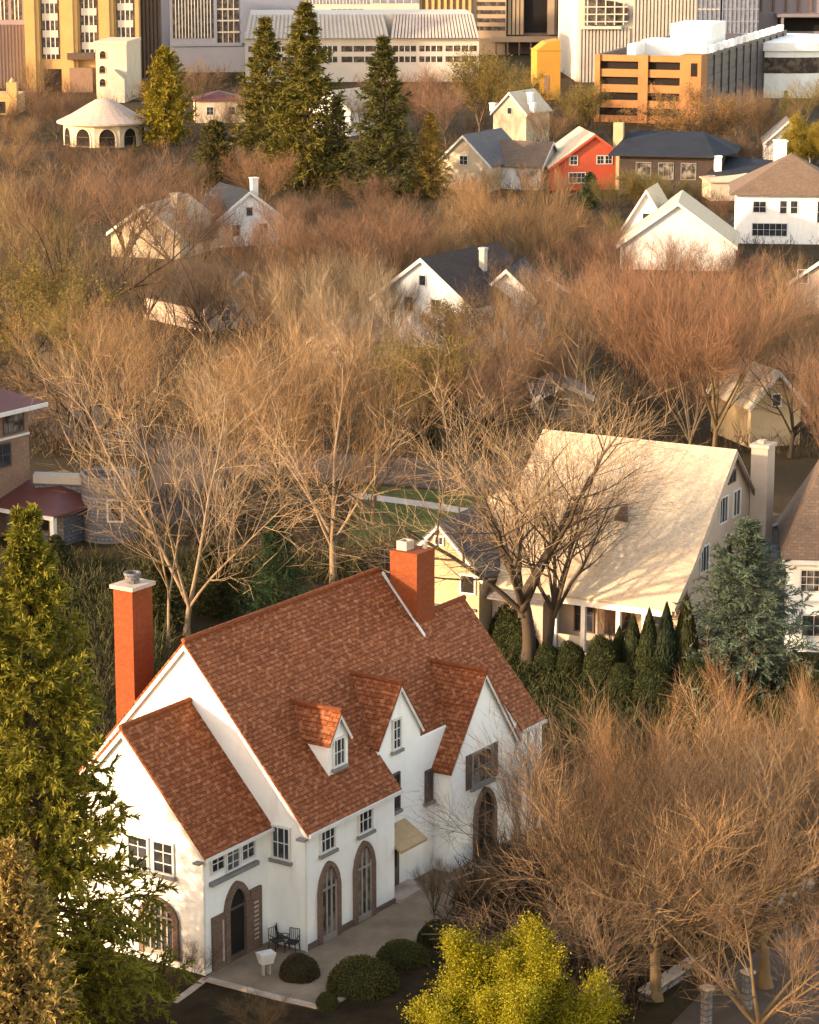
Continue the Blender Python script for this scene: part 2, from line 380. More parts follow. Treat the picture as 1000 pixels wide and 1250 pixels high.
wg = MB(); prism_a(wg, [(1.98, 0), (9.92, 0), (9.92, 5.45), (5.95, 9.87), (1.98, 5.45)], -4.39, -0.004); wg.build('wing_wall', 'white', house)
g2 = MB().slab([(6.655, .865, 0), (10.0, .865, 0), (10.0, .865, 7.15), (8.33, .865, 9.42), (6.655, .865, 7.1)], (0, .72, 0)); g2.build('gable_wall', 'white', house)
g3 = MB().slab([(11.11, -.02, 0), (16.6, -.02, 0), (16.6, -.02, 5.0), (13.87, -.02, 8.72), (11.11, -.02, 5.0)], (0, 1.2, 0)); g3.build('gable_wall', 'white', house)
dm = MB().slab([(3.02, .93, 6.35), (4.46, .93, 6.35), (4.46, .93, 8.30), (3.74, .93, 9.32), (3.02, .93, 8.30)], (0, 1.5, 0)); dm.build('dormer', 'white', house)
# roofs
T = 0.12
rf = lambda a, b: (a, b, EV + 0.01 + SL * b)
rb = lambda a, b: (a, b, EV + 0.01 + SL * (12.2 - b))
rl = lambda a, b: (a, b, EV + 0.01 + SL * (8.52 - b))
ro = MB()
ro.slab([rf(*p) for p in ((-.22, -.32), (6.78, -.32), (6.78, .92), (16.85, .92), (16.85, -.32), (18.95, -.32), (18.95, 4.26), (14.42, 4.26), (14.42, 6.1), (-.22, 6.1))], (0, 0, T))
ro.slab([rb(*p) for p in ((-.22, 6.1), (14.42, 6.1), (14.42, 12.6), (-.22, 12.6))], (0, 0, T))
ro.slab([rl(*p) for p in ((14.421, 4.26), (18.95, 4.26), (18.95, 8.9), (14.421, 8.9))], (0, 0, T))
ro.build('roof', 'tile', house)
wz = lambda b: 5.46 + (b - 1.98) * 1.113
wr = MB()
wr.slab([(-4.62, 1.66, wz(1.66)), (-.006, 1.66, wz(1.66)), (-.006, 5.95, wz(5.95)), (-4.62, 5.95, wz(5.95))], (0, 0, .16))
wr.slab([(-4.62, 5.95, wz(5.95)), (-.006, 5.95, wz(5.95)), (-.006, 10.25, wz(1.65)), (-4.62, 10.25, wz(1.65))], (0, 0, .16))
wr.build('wing_roof', 'tile', house)
def gable_roof(c, hw, ze, zr, f, be, br, name):
    r = MB()
    for s in (-1, 1):
        r.slab([(c + s * hw, f, ze), (c, f, zr), (c, br, zr), (c + s * hw, be, ze)], (0, 0, .13))
    r.build(name, 'tile', house)
gable_roof(8.33, 1.86, 6.90, 9.44, .70, 1.45, 3.8, 'gable_roof')
gable_roof(13.87, 2.98, 4.72, 8.76, -.22, 1.1, 3.2, 'gable_roof')
gable_roof(3.74, .90, 8.06, 9.34, .72, 2.5, 3.6, 'dormer_roof')
# ridge caps, barge boards, gutters
for p0, p1 in (((-.22, 6.1, 12.67), (14.42, 6.1, 12.67)), ((14.42, 4.26, 10.57), (18.95, 4.26, 10.57)), ((-4.62, 5.95, wz(5.95) + .17), (0, 5.95, wz(5.95) + .17)),
               ((8.33, .7, 9.57), (8.33, 3.5, 9.57)), ((13.87, -.22, 8.90), (13.87, 3.0, 8.90)), ((3.74, .72, 9.47), (3.74, 3.4, 9.47))):
    rc = MB(); n_ = max(4, int((Vector(p1) - Vector(p0)).length / .4))
    for i in range(n_):
        a_, b_ = Vector(p0).lerp(Vector(p1), i / n_), Vector(p0).lerp(Vector(p1), (i + .97) / n_)
        rc.tube([a_, b_], [.115, .13], 8)
    rc.build('ridge_cap', 'tile2', house)
bb = MB()
def barge(y0, z0, y1, z1, a, h=.26, t=.05): bb.slab([(a, y0, z0), (a, y1, z1), (a, y1, z1 - h), (a, y0, z0 - h)], (t, 0, 0))
barge(-.32, EV - .36, 6.1, EV + 6.1 * SL, -.19); barge(12.55, EV - .36, 6.1, EV + 6.1 * SL, -.195)
barge(1.66, wz(1.66), 5.95, wz(5.95), -4.59); barge(10.25, wz(1.65), 5.95, wz(5.95), -4.595)
def barge_b(c, hw, ze, zr, f):
    for s in (-1, 1): bb.slab([(c + s * hw, f, ze), (c, f, zr), (c, f, zr - .2), (c + s * (hw - .12), f, ze - .05)], (0, .05, 0))
barge_b(8.33, 1.86, 6.90, 9.44, .73); barge_b(13.87, 2.98, 4.72, 8.76, -.19); barge_b(3.74, .90, 8.06, 9.34, .75)
bb.slab([(14.36, 3.55, EV + SL * 3.55 + .19), (14.36, 5.9, EV + SL * 5.9 + .19), (14.36, 5.9, EV + SL * 5.9 + .29), (14.36, 3.55, EV + SL * 3.55 + .29)], (.14, 0, 0))
bb.build('barge_board', 'trim', house)
gt = MB()
for a0, a1 in ((-.2, 6.75), (16.9, 18.93)): gt.box(a0, a1, -.43, -.325, 5.16, 5.30)
gt.box(-4.6, 0, 1.55, 1.655, 5.06, 5.19)
gt.tube([(-4.45, 1.86, 5.05), (-4.45, 1.9, 0.05)], .045, 6); gt.tube([(-.1, -.11, 5.1), (-.1, -.11, 0.05)], .045, 6)
gt.build('gutter', 'trim', house)
MB().box(-.5, -.2, -.3, .12, 5.05, 5.14).box(-4.9, -4.6, 1.75, 2.1, 4.98, 5.07).build('eave_bracket', 'greytrim', house)
# chimneys
ch = MB().box(.25, 1.6, 9.2, 10.25, 7.2, 14.25).build('chimney', 'brick', house)
MB().box(.14, 1.71, 9.09, 10.36, 14.252, 14.42).build('chimney_cap', 'cap', ch)
MB().lathe([(.30, 0), (.33, .32), (.38, .36), (.38, .46), (.29, .46), (.27, .1), (0, .1)], (.95, 9.75, 14.422), 14).build('flue', 'stone', ch)
ch = MB().box(14.45, 15.95, 4.0, 5.5, 8.2, 13.55).build('chimney', 'brick', house)
MB().box(14.43, 15.97, 3.98, 5.52, 13.552, 13.64).build('chimney_cap', 'brick', ch)
fl = MB(); fl.ring([(14.7, 4.75, 13.642), (15.35, 4.75, 13.642), (15.35, 5.3, 13.642), (14.7, 5.3, 13.642), (14.7, 4.75, 13.642)], [(14.8, 4.85, 13.642), (15.25, 4.85, 13.642), (15.25, 5.2, 13.642), (14.8, 5.2, 13.642), (14.8, 4.85, 13.642)], (0, 0, .42))
fl.build('flue', 'cap', ch)
MB().box(14.8, 15.25, 4.85, 5.2, 13.642, 13.80).build('flue_opening', 'dark', ch)
MB().lathe([(.12, 0), (.12, .3), (.17, .33), (.17, .37), (0, .37)], (15.65, 4.35, 13.642), 10).build('flue_pipe', 'concrete', ch)
# windows
front = Plane((0, 0, 0), (1, 0, 0), (0, -1, 0)); rec = Plane((0, .865, 0), (1, 0, 0), (0, -1, 0)); gab3 = Plane((0, -.02, 0), (1, 0, 0), (0, -1, 0))
mg = Plane((0, 0, 0), (0, 1, 0), (-1, 0, 0)); wgab = Plane((-4.39, 0, 0), (0, 1, 0), (-1, 0, 0)); wfr = Plane((0, 1.98, 0), (1, 0, 0), (0, -1, 0))
dfr = Plane((0, .93, 0), (1, 0, 0), (0, -1, 0))
window(front, 1.02, 2.12, 3.98, 5.12, house, 3, 2); window(front, 3.82, 4.92, 3.98, 5.14, house, 3, 2)
window(mg, .72, 1.72, 3.85, 5.35, house, 3, 2)
window(wfr, -3.92, -2.95, 4.22, 5.06, house, 2, 2, sill=None); window(wfr, -2.90, -1.93, 3.98, 5.06, house, 2, 3, sill=None); window(wfr, -1.88, -.88, 4.12, 5.06, house, 2, 2, sill=None)
sb = MB(); wfr.bar(sb, -4.0, -.8, 3.76, 3.94, 0, .2); sb.build('sill', 'greytrim', house)
window(wgab, 3.42, 4.55, 4.0, 5.45, house, 2, 3); window(wgab, 4.75, 5.9, 4.0, 5.45, house, 2, 3)
window(dfr, 3.3, 4.2, 6.98, 8.28, house, 3, 2); window(rec, 7.72, 8.42, 6.55, 8.0, house, 2, 3)
window(rec, 7.72, 8.30, 3.75, 5.5, house, 2, 2, 'wood', 'glass'); window(rec, 10.35, 10.95, 3.4, 4.9, house, 2, 2, 'wood', 'glass')
window(gab3, 12.85, 14.65, 3.55, 5.2, house, 3, 2, 'greytrim', 'shade')
sh = MB(); gab3.bar(sh, 12.4, 12.8, 3.55, 5.2, 0, .06); gab3.bar(sh, 14.7, 15.1, 3.55, 5.2, 0, .06); sh.build('shutter', 'wood', house)
arched_opening(front, 1.62, .80, 0, 2.35, 1.2, .24, house, 'french_door'); arched_opening(front, 4.24, .80, 0.05, 2.45, 1.2, .24, house, 'french_door')
arched_opening(wgab, 4.3, 1.05, .35, 2.1, .85, .26, house, 'arched_window', nbars=5, gm='glass')
arched_opening(wfr, -2.2, .88, 0, 2.3, 1.15, .32, house, 'door_surround', nbars=1, gm='dark', bm_='wood')
arched_opening(gab3, 14.0, .95, 0, 2.0, 1.3, .25, house, 'door_surround', nbars=2, gm='dark', bm_='wood')
ss = MB(); wfr.bar(ss, -3.9, -3.10, 0, 2.35, 0, .12); wfr.bar(ss, -1.30, -.55, 0, 2.75, 0, .12); ss.build('side_panel', 'stonebrick', house)
lou = MB()
for k in range(9): wfr.bar(lou, -1.12, -.82, .5 + k * .2, .5 + k * .2 + .08, .121, .15)
wfr.bar(lou, -3.32, -3.22, .3, 2.1, .121, .16); lou.build('louvre', 'kerb', house)
dd = MB(); rec.bar(dd, 7.0, 8.25, .2, 2.35, 0, .04); dr = dd.build('door', 'wood', house)
dd = MB(); rec.bar(dd, 7.2, 8.05, 1.1, 2.2, .041, .05); dd.build('pane', 'glass', dr)
MB().slab([(6.66, .86, 3.05), (8.75, .86, 3.05), (8.75, -.35, 2.35), (6.66, -.35, 2.35)], (0, 0, .12)).build('hood', 'hood', house)
MB().slab([(6.68, -.30, 0.02), (9.0, -.30, .02), (9.0, .86, .02), (6.68, .86, .02)], (0, 0, .18)).build('step', 'kerb', house)
pp = MB(); [pp.box(a, a + .42, -.28, -.002, 0, 5.1) for a in (16.9, 17.6, 18.25)]; pp.build('pilaster', 'white', house)
pl_ = MB(); front.bar(pl_, .0, .8, 0, .28, .002, .06); front.bar(pl_, 2.45, 3.40, 0, .3, .002, .06); front.bar(pl_, 5.08, 6.64, 0, .25, .002, .06); pl_.build('plinth', 'stonebrick', house)

# ------------------------------------------------------------------ things on the terrace
def iron_chair(p, rot, lab):
    t = thing('garden_chair', lab, 'chair', p, rot, 'black chairs on the terrace')
    MB().box(-.24, .24, -.24, .24, .43, .47).build('seat', 'black', t)
    b = MB(); b.tube([(-.23, .24, .45), (-.22, .30, .95), (.22, .30, .95), (.23, .24, .45)], .022, 5)
    for k in range(4): b.tube([(-.14 + .093 * k, .24, .46), (-.14 + .093 * k, .3, .94)], .014, 4)
    b.build('backrest', 'black', t)
    for sx in (-1, 1):
        MB().tube([(sx * .23, -.22, .66), (sx * .24, .26, .68)], .02, 5).build('armrest', 'black', t)
        for sy in (-1, 1): MB().tube([(sx * .21, sy * .21, .45), (sx * .25, sy * .25, 0.021)], .022, 5).build('leg', 'black', t)
iron_chair(at(338, 1160), R(40), 'black iron garden chair on the terrace, farther from the house corner')
iron_chair(at(357, 1162), R(-20), 'black iron garden chair against the white house corner')
iron_chair(at(346, 1155), R(90), 'black iron garden chair half hidden between two others')
t = thing('planter', 'white tapered planter on two legs standing on the terrace', 'planter', at(325, 1190), R(30))
MB().slab([(-.26, -.18, .52), (.26, -.18, .52), (.26, .18, .52), (-.26, .18, .52)], (0, 0, .02)).slab([(-.26, -.18, .54), (-.36, -.26, .98), (-.33, -.23, .98), (-.23, -.15, .54)], (0, .36, 0)).build('base', 'trim', t)
bx = MB(); bx.v = [(-.25, -.18, .54), (.25, -.18, .54), (.25, .18, .54), (-.25, .18, .54), (-.36, -.26, .98), (.36, -.26, .98), (.36, .26, .98), (-.36, .26, .98)]
bx.f = [(0, 1, 5, 4), (1, 2, 6, 5), (2, 3, 7, 6), (3, 0, 4, 7), (4, 5, 6, 7), (0, 3, 2, 1)]; bx.build('bowl', 'trim', t)
for s in (-1, 1): MB().box(s * .14 - .03, s * .14 + .03, -.1, .1, .021, .52).build('leg', 'concrete', t)

# ------------------------------------------------------------------ tan house behind the tree
TP = at(824, 816); T_ROT = math.atan2(-.476, .88)
tan = thing('tan_house', 'tan stucco house with huge steep sunlit shingle roof and front porch', 'house', TP, T_ROT)
w_ = MB()
w_.slab([(-.0, 1.6, 0), (0, 14.3, 0), (0, 14.3, 4.9), (0, 7.94, 11.15), (0, 1.6, 5.3)], (-12.1, 0, 0)); w_.build('wall', 'tanwall', tan)
r_ = MB()
tf = [(-.95, 3.62), (1.75, 5.55), (7.94, 11.2)]
tz = lambda b: 5.55 + (b - 1.75) * .9128
r_.slab([(.3, -.95, 3.62), (.3, 1.75, 5.55), (-11.6, 1.75, 5.55), (-11.0, -.95, 3.62)], (0, 0, .14))
r_.slab([(.3, 1.75, 5.55), (.3, 7.94, 11.2), (-12.3, 7.94, 11.2), (-12.45, 4.6, tz(4.6)), (-14.1, 4.0, tz(4.0)), (-11.6, 1.75, 5.55)], (0, 0, .14))
r_.slab([(.3, 7.94, 11.2), (.3, 14.7, 4.7), (-12.3, 14.7, 4.7), (-12.3, 7.94, 11.2)], (0, 0, .14)); r_.build('roof', 'tanroof', tan)
b_ = MB()
b_.slab([(.31, -.95, 3.6), (.31, 1.75, 5.53), (.31, 1.75, 5.3), (.31, -.95, 3.4)], (.05, 0, 0)); b_.slab([(.31, 1.75, 5.53), (.31, 7.94, 11.18), (.31, 7.94, 10.9), (.31, 1.75, 5.3)], (.05, 0, 0))
b_.build('barge_board', 'tanwall', tan); 
MB().slab([(.305, 7.94, 11.18), (.305, 14.7, 4.68), (.305, 14.7, 4.3), (.305, 7.94, 10.8)], (.05, 0, 0)).build('barge_board', 'wood', tan)
tg = Plane((0, 0, 0), (0, 1, 0), (1, 0, 0)); tfp = Plane((0, 1.6, 0), (1, 0, 0), (0, -1, 0))
window(tg, 6.05, 7.4, 7.1, 8.75, tan, 3, 1, 'trim', 'glass', None); window(tg, 8.2, 9.4, 7.1, 8.75, tan, 2, 1, 'trim', 'glass', None)
window(tg, 3.3, 4.65, 4.75, 6.4, tan, 3, 1, 'trim', 'glass', None); window(tg, 7.3, 8.5, 9.3, 10.05, tan, 2, 1, 'wood', 'glass', None)
arched_opening(tg, 7.6, .95, 3.0, 4.9, .95, .12, tan, 'arched_window', 'tanwall', 'glass', 2, 'wood', 2.0)
c_ = MB().box(.05, 1.10, 10.9, 12.1, 0, 10.9).build('chimney', 'tanwall', tan); MB().box(-.03, 1.18, 10.82, 12.18, 10.902, 11.1).build('chimney_cap', 'cap', c_)
MB().box(.3, .7, 11.2, 11.7, 11.102, 11.3).build('flue', 'cap', c_)
MB().slab([(.1, 14.2, 0), (5.5, 14.2, 0), (5.5, 14.2, 4.6), (2.8, 14.2, 6.3), (.1, 14.2, 5.0)], (0, 5, 0)).build('rear_wing_wall', 'trim', tan)
MB().slab([(2.8, 14.0, 6.35), (5.9, 14.0, 4.45), (5.9, 19.4, 4.45), (2.8, 19.4, 6.35)], (0, 0, .15)).slab([(2.8, 14.0, 6.35), (-.2, 14.0, 5.0), (-.2, 19.4, 5.0), (2.8, 19.4, 6.35)], (0, 0, .15)).build('rear_wing_roof', 'slate', tan)
rw = Plane((0, 14.2, 0), (1, 0, 0), (0, -1, 0)); window(rw, 2.3, 3.5, 2.6, 4.4, tan, 1, 1, 'trim', 'dark', None)
p_ = MB().box(-7.5, .1, -.9, -.72, 3.2, 3.58).build('porch_beam', 'trim', tan)
for a in (-7.2, -5.4, -3.2, -1.6, -.1): MB().box(a - .13, a + .13, -.93, -.67, .45, 3.199).build('porch_column', 'trim', tan)
MB().box(-7.5, .1, -1.0, 1.59, 0.0, .45).build('porch_floor', 'concrete', tan)
rl_ = MB().box(-7.0, -5.5, -.86, -.74, .55, 1.35); rl_.box(-3.1, -.2, -.86, -.74, .55, 1.3).build('porch_parapet', 'cream', tan)
for a0, a1 in ((-7.1, -5.8), (-5.2, -3.5), (-2.8, -1.2)): window(tfp, a0, a1, .9, 3.0, tan, 2, 2, 'wood', 'glass', None)
for a, b0 in ((-8.15, 3.4), (-5.1, 3.6)):
    zc = 5.55 + (b0 - 1.75) * .913
    MB().slab([(a - .45, b0 - .1, zc + .1), (a + .45, b0 - .1, zc + .1), (a, b0 - .1, zc + .95)], (0, 1.3, 0)).build('roof_vent', 'wood', tan)
# garage wing and the roof that joins it
w_ = MB(); w_.slab([(-16.7, -2.0, 0), (-11.55, -2.0, 0), (-11.55, -2.0, 4.55), (-14.14, -2.0, 7.2), (-16.7, -2.0, 4.55)], (0, 6.2, 0)); w_.build('garage_wall', 'yellowwall', tan)
r_ = MB()
r_.slab([(-11.15, -2.25, 4.30), (-14.14, -2.25, 7.33), (-14.14, 4.6, 7.33), (-11.15, 1.0, 4.30)], (0, 0, .14)).slab([(-17.13, -2.25, 4.30), (-14.14, -2.25, 7.33), (-14.14, 4.6, 7.33), (-17.13, 4.6, 4.30)], (0, 0, .14))
r_.build('garage_roof', 'slate', tan)
b_ = MB()
for s_, x in ((1, -11.15), (-1, -17.13)): b_.slab([(x, -2.26, 4.28), (-14.14, -2.26, 7.31), (-14.14, -2.26, 7.08), (x - s_ * .1, -2.26, 4.08)], (0, .06, 0))
b_.build('barge_board', 'trim', tan)
ga = Plane((0, -2.0, 0), (1, 0, 0), (0, -1, 0)); window(ga, -14.5, -13.85, 6.0, 6.6, tan, 2, 1, 'trim', 'glass', None); window(ga, -12.8, -11.75, 3.3, 4.5, tan, 1, 1, 'trim', 'dark', None, .1)
MB().slab([(-11.5, -.4, 0), (-8.2, -.4, 0), (-8.2, 1.5, 0), (-11.5, 1.5, 0)], (0, 0, 3.6)).build('link_wall', 'tanwall', tan)
MB().slab([(-11.3, -1.6, 3.05), (-7.6, -1.6, 3.05), (-7.6, -.6, 3.75), (-11.1, -.6, 3.75)], (0, 0, .12)).build('link_roof', 'slate', tan)
# shed roof beyond the brick chimney
sp = at(548, 775); sh_ = thing('garden_shed', 'low shed with blue-grey shingle roof behind the square brick chimney', 'shed', sp, T_ROT)
MB().box(-2.6, 2.6, -1.8, 1.8, 0, 2.5).build('wall', 'yellowwall', sh_)
MB().slab([(-2.9, -2.2, 2.3), (2.9, -2.2, 2.3), (2.9, 2.1, 3.7), (-2.9, 2.1, 3.7)], (0, 0, .14)).build('roof', 'slate', sh_)
window(Plane((0, -1.8, 0), (1, 0, 0), (0, -1, 0)), -.5, .5, .9, 1.9, sh_, 2, 2)

# ------------------------------------------------------------------ house at the right edge
rh = thing('shingled_house', 'white sided house with tall brown shingle roof cut off by right edge', 'house', at(957.5, 795), R(-6))
MB().slab([(0, 0, 0), (9, 0, 0), (9, 9, 0), (0, 9, 0)], (0, 0, 5.6)).build('wall', 'white', rh)
MB().slab([(-.35, -.4, 5.5), (9.5, -.4, 5.5), (9.5, 4.5, 11.6), (2.6, 4.5, 11.6)], (0, 0, .15)).slab([(-.35, -.4, 5.5), (2.6, 4.5, 11.6), (-.35, 9.4, 5.5)], (0, 0, .15)).build('roof', 'brownroof', rh)
MB().box(-.4, 9.4, -.5, -.402, 5.35, 5.6).build('gutter', 'trim', rh)
rp = Plane((0, 0, 0), (1, 0, 0), (0, -1, 0)); window(rp, .75, 1.95, 3.6, 5.0, rh, 3, 3, 'trim', 'shade', None); window(rp, 2.0, 3.2, 3.6, 5.0, rh, 3, 3, 'trim', 'shade', None); window(rp, .9, 2.4, .9, 2.3, rh, 2, 2, 'trim', 'shade', None)
b_ = MB(); rp.bar(b_, 0, 9, 3.0, 3.12, .002, .08); b_.build('trim_band', 'trim', rh)
MB().box(-1.3, -.01, 2.5, 6, 0, 5.0).build('side_wing', 'stone', rh)

# ------------------------------------------------------------------ brick house on the left
bh = thing('brick_house', 'brown brick house with dark red hip roofs at the left edge', 'house', at(39, 645), H_ROT)
MB().box(-14, 0, 0, 9, 0, 8.9).build('wall', 'brownbrick', bh)
MB().slab([(-15, -.9, 8.7), (.9, -.9, 8.7), (-4.2, 4.5, 11.3), (-15, 4.5, 11.3)], (0, 0, .16)).slab([(.9, -.9, 8.7), (.9, 9.9, 8.7), (-4.2, 4.5, 11.3)], (0, 0, .16)).slab([(.9, 9.9, 8.7), (-15, 9.9, 8.7), (-15, 4.5, 11.3), (-4.2, 4.5, 11.3)], (0, 0, .16)).build('roof', 'redroof', bh)
MB().box(-15, .95, -1.0, -.901, 8.58, 8.86).build('gutter', 'trim', bh)
bp = Plane((0, 0, 0), (1, 0, 0), (0, -1, 0))
for a0 in (-11, -8.2, -5.6, -2.6): window(bp, a0, a0 + 2.1, 7.0, 8.45, bh, 4, 1, 'wood', 'shade', None)
for a0 in (-7.4, -3.6): window(bp, a0, a0 + 1.7, 4.8, 6.5, bh, 2, 2, 'wood', 'glass', None)
b_ = MB(); bp.bar(b_, -14, -.02, 6.7, 6.85, .002, .12); b_.build('string_course', 'trim', bh)
MB().slab([(-4.3, -5.8, 2.3), (-4.3, -.01, 2.3), (.5, -.01, 3.5), (.5, -2.6, 3.5)], (0, 0, .14)).slab([(-4.3, -5.8, 2.3), (.5, -2.6, 3.5), (1.6, -5.8, 2.3)], (0, 0, .14)).slab([(.5, -2.6, 3.5), (.5, -.01, 3.5), (1.6, -.01, 2.6), (1.6, -5.8, 2.3)], (0, 0, .14)).build('porch_roof', 'redroof', bh)
MB().box(-4.42, -4.302, -5.85, -.02, 2.16, 2.42).build('porch_gutter', 'trim', bh)
for a, b0 in ((-4.0, -5.5), (-4.0, -2.9), (1.0, -5.5)): MB().box(a - .17, a + .17, b0 - .17, b0 + .17, 0, 2.28).build('porch_column', 'trim', bh)
MB().box(-2.6, 1.0, -5.2, -.02, 0, 2.5).build('porch_wall', 'stone', bh)
pw_ = Plane((-2.6, 0, 0), (0, 1, 0), (-1, 0, 0)); window(pw_, -4.6, -3.2, .8, 2.0, bh, 2, 1, 'wood', 'dark', None); window(pw_, -2.4, -1.0, .8, 2.0, bh, 2, 1, 'wood', 'dark', None)
tw = thing('round_tower', 'low round grey stone tower with a dark window beside the red roof', 'tower', at(135, 656), 0)
MB().lathe([(1.9, 0), (1.9, 4.3), (2.0, 4.32), (2.0, 4.55), (1.72, 4.55), (1.72, 3.9), (0, 3.9)], (0, 0, 0), 40).build('wall', 'stone', tw)
MB().slab([(-5.2, 1.0, 0), (-1.6, .4, 0), (-1.6, 1.2, 0), (-5.2, 1.8, 0)], (0, 0, 3.6)).build('side_wall', 'stone', tw)
MB().slab([(-5.3, .9, 3.602), (-1.55, .3, 3.602), (-1.55, 1.3, 3.602), (-5.3, 1.9, 3.602)], (0, 0, .6)).build('parapet', 'concrete', tw)
tp = Plane((0.55, -1.84, 0), (1, 0, 0), (.05, -1, 0)); window(tp, -.55, .55, 1.5, 3.1, tw, 1, 1, 'concrete', 'glass', None, .12)
# ------------------------------------------------------------------ houses among the trees
def gable_house(name, label, px, py, w, d, ev, rz, yaw, wall, roof, wins=(), side=(), chim=(), group=None, cat='house', over=.4, trim='trim', hip=0.0):
    """house with its gable towards local -y; wins: (x, z, width, height) on the gable; chim: (x, y, top, width)"""
    t = thing(name, label, cat, at(px, py), R(yaw), group)
    h = w / 2
    MB().slab([(-h, 0, 0), (h, 0, 0), (h, 0, ev), (0, 0, rz), (-h, 0, ev)] if not hip else [(-h, 0, 0), (h, 0, 0), (h, 0, ev), (-h, 0, ev)], (0, d, 0)).build('wall', wall, t)
    sl = (rz - ev) / h; r = MB(); e = h + over; ze = ev - over * sl
    if hip:
        ze = ev; y0, y1 = hip, d - hip
        c = [(-e, -over, ze), (e, -over, ze), (e, d + over, ze), (-e, d + over, ze)]; A, B = (0, y0, rz), (0, y1, rz)
        for poly in ([c[0], c[1], A], [c[1], c[2], B, A], [c[2], c[3], B], [c[3], c[0], A, B]): r.slab(poly, (0, 0, .15))
    else:
        for s in (-1, 1): r.slab([(s * e, -over, ze + .02), (0, -over, rz + .02), (0, d + over, rz + .02), (s * e, d + over, ze + .02)], (0, 0, .16))
    r.build('roof', roof, t)
    if not hip:
        b = MB()
        for s in (-1, 1): b.slab([(s * e, -over - .01, ze + .15), (0, -over - .01, rz + .15), (0, -over - .01, rz - .25), (s * e, -over - .01, ze - .25)], (0, -.06, 0))
        b.build('barge_board', trim, t)
    fp = Plane((0, 0, 0), (1, 0, 0), (0, -1, 0))
    for x, z, ww, hh in wins: window(fp, x - ww / 2, x + ww / 2, z, z + hh, t, max(1, round(ww / .7)), 2 if hh > 1.2 else 1, 'trim', 'glass', None, .1)
    for s, y, z, ww, hh in side:
        window(Plane((s * h, 0, 0), (0, 1, 0), (s, 0, 0)), y - ww / 2, y + ww / 2, z, z + hh, t, 2, 2, 'trim', 'glass', None, .1)
    for x, y, top, cw, mt in chim:
        c = MB().box(x - cw / 2, x + cw / 2, y - cw / 2, y + cw / 2, ev, top).build('chimney', mt, t)
        MB().box(x - cw * .6, x + cw * .6, y - cw * .6, y + cw * .6, top + .002, top + .2).build('chimney_cap', mt, c)
    return t
GA = -33.7
gable_house('gabled_house', 'white gabled house with dark shingle roof deep among bare trees', 516, 425, 11.0, 13, 4.6, 8.6, GA, 'white', 'darkroof', [(-1.5, 3.4, 1.2, 1.5), (1.5, 3.4, 1.2, 1.5), (0, 6.0, .9, 1.1)], chim=[(2.4, 7, 8.9, .6, 'concrete')])
gable_house('gabled_house', 'small blue grey gabled house right of the dark shingle roof', 618, 420, 6.5, 8, 4.2, 7.2, GA + 20, 'trim', 'metalroof', [(0, 3.2, 1.2, 1.4)], [(1, 3, 2, 1, 1.3)])
gable_house('cottage', 'small white cottage with pale roof seen through twigs left of centre', 408, 446, 5.0, 6, 2.2, 4.2, GA, 'tanwall', 'slate', [(0, 1.2, 1.1, 1.0)])
gable_house('cottage', 'white fragmentary cottage behind bare trees right of the grey gabled house', 668, 405, 6, 7, 3.2, 5.4, 20, 'tanwall', 'slate', [(-1, 2.5, 1.0, 1.4), (1.2, 2.5, 1.0, 1.4)])
gable_house('gabled_house', 'pale house with broad cream sunlit roof gable among right hand trees', 826, 330, 13, 12, 3.0, 7.7, -8, 'trim', 'tanroof')
gable_house('cottage', 'small pale cottage with steep pointed gable left of the broad cream gable', 788, 315, 5.0, 7, 4.0, 8.0, -15, 'trim', 'tanroof', [(0, 4.2, 1.0, 1.2)])
gable_house('red_house', 'bright red gabled house with white windows and light grey side roof', 725, 232, 12.6, 12, 3.4, 7.9, 7, 'redwall', 'tanroof', [(-3.0, 3.6, 1.2, 1.4), (.9, 3.7, 1.15, 1.3), (2.1, 3.7, 1.15, 1.3), (-2.5, 1.0, 2.5, 1.6)], trim='redwall')
t = thing('dark_roofed_house', 'long dark house with blue black low pitched roof and lower side wing', 'house', at(815, 238), R(-12))
MB().slab([(-7.0, 0, 0), (7.6, 0, 0), (7.6, 12, 0), (-7.0, 12, 0)], (0, 0, 5.6)).build('wall', 'darkroof', t)
MB().slab([(-8.4, -1.4, 5.5), (6.8, -1.4, 5.5), (9.2, 4.0, 5.5), (4.0, 9, 8.0), (-6.5, 9, 8.0)], (0, 0, .22)).slab([(-8.4, 14, 5.5), (9.2, 14, 5.5), (4.0, 9, 8.0), (-6.5, 9, 8.0)], (0, 0, .22)).slab([(9.2, 4.0, 5.5), (9.2, 14, 5.5), (4.0, 9, 8.0)], (0, 0, .22)).slab([(-8.4, -1.4, 5.5), (-8.4, 14, 5.5), (-6.5, 9, 8)], (0, 0, .22)).build('roof', 'metalroof', t)
MB().slab([(7.61, -1.5, 0), (14, -1.5, 0), (14, 8, 0), (7.61, 8, 0)], (0, 0, 3.6)).build('side_wing', 'darkroof', t)
MB().slab([(5.6, -2.4, 3.2), (15.2, -2.4, 3.2), (15.2, 4, 4.6), (7.62, 6, 4.9)], (0, 0, .2)).build('side_roof', 'metalroof', t)
dp = Plane((0, 0, 0), (1, 0, 0), (0, -1, 0))
for x in (-4.6, -1.4, 1.8): window(dp, x, x + 2.2, 2.2, 4.6, t, 3, 1, 'greytrim', 'shade', None)
dp = Plane((0, -1.5, 0), (1, 0, 0), (0, -1, 0)); window(dp, 10.4, 13.6, .9, 2.8, t, 4, 1, 'trim', 'shade', None)
c_ = MB().box(-8.6, -7.2, 5, 6.4, 0, 9.6).build('chimney', 'yellowwall', t)
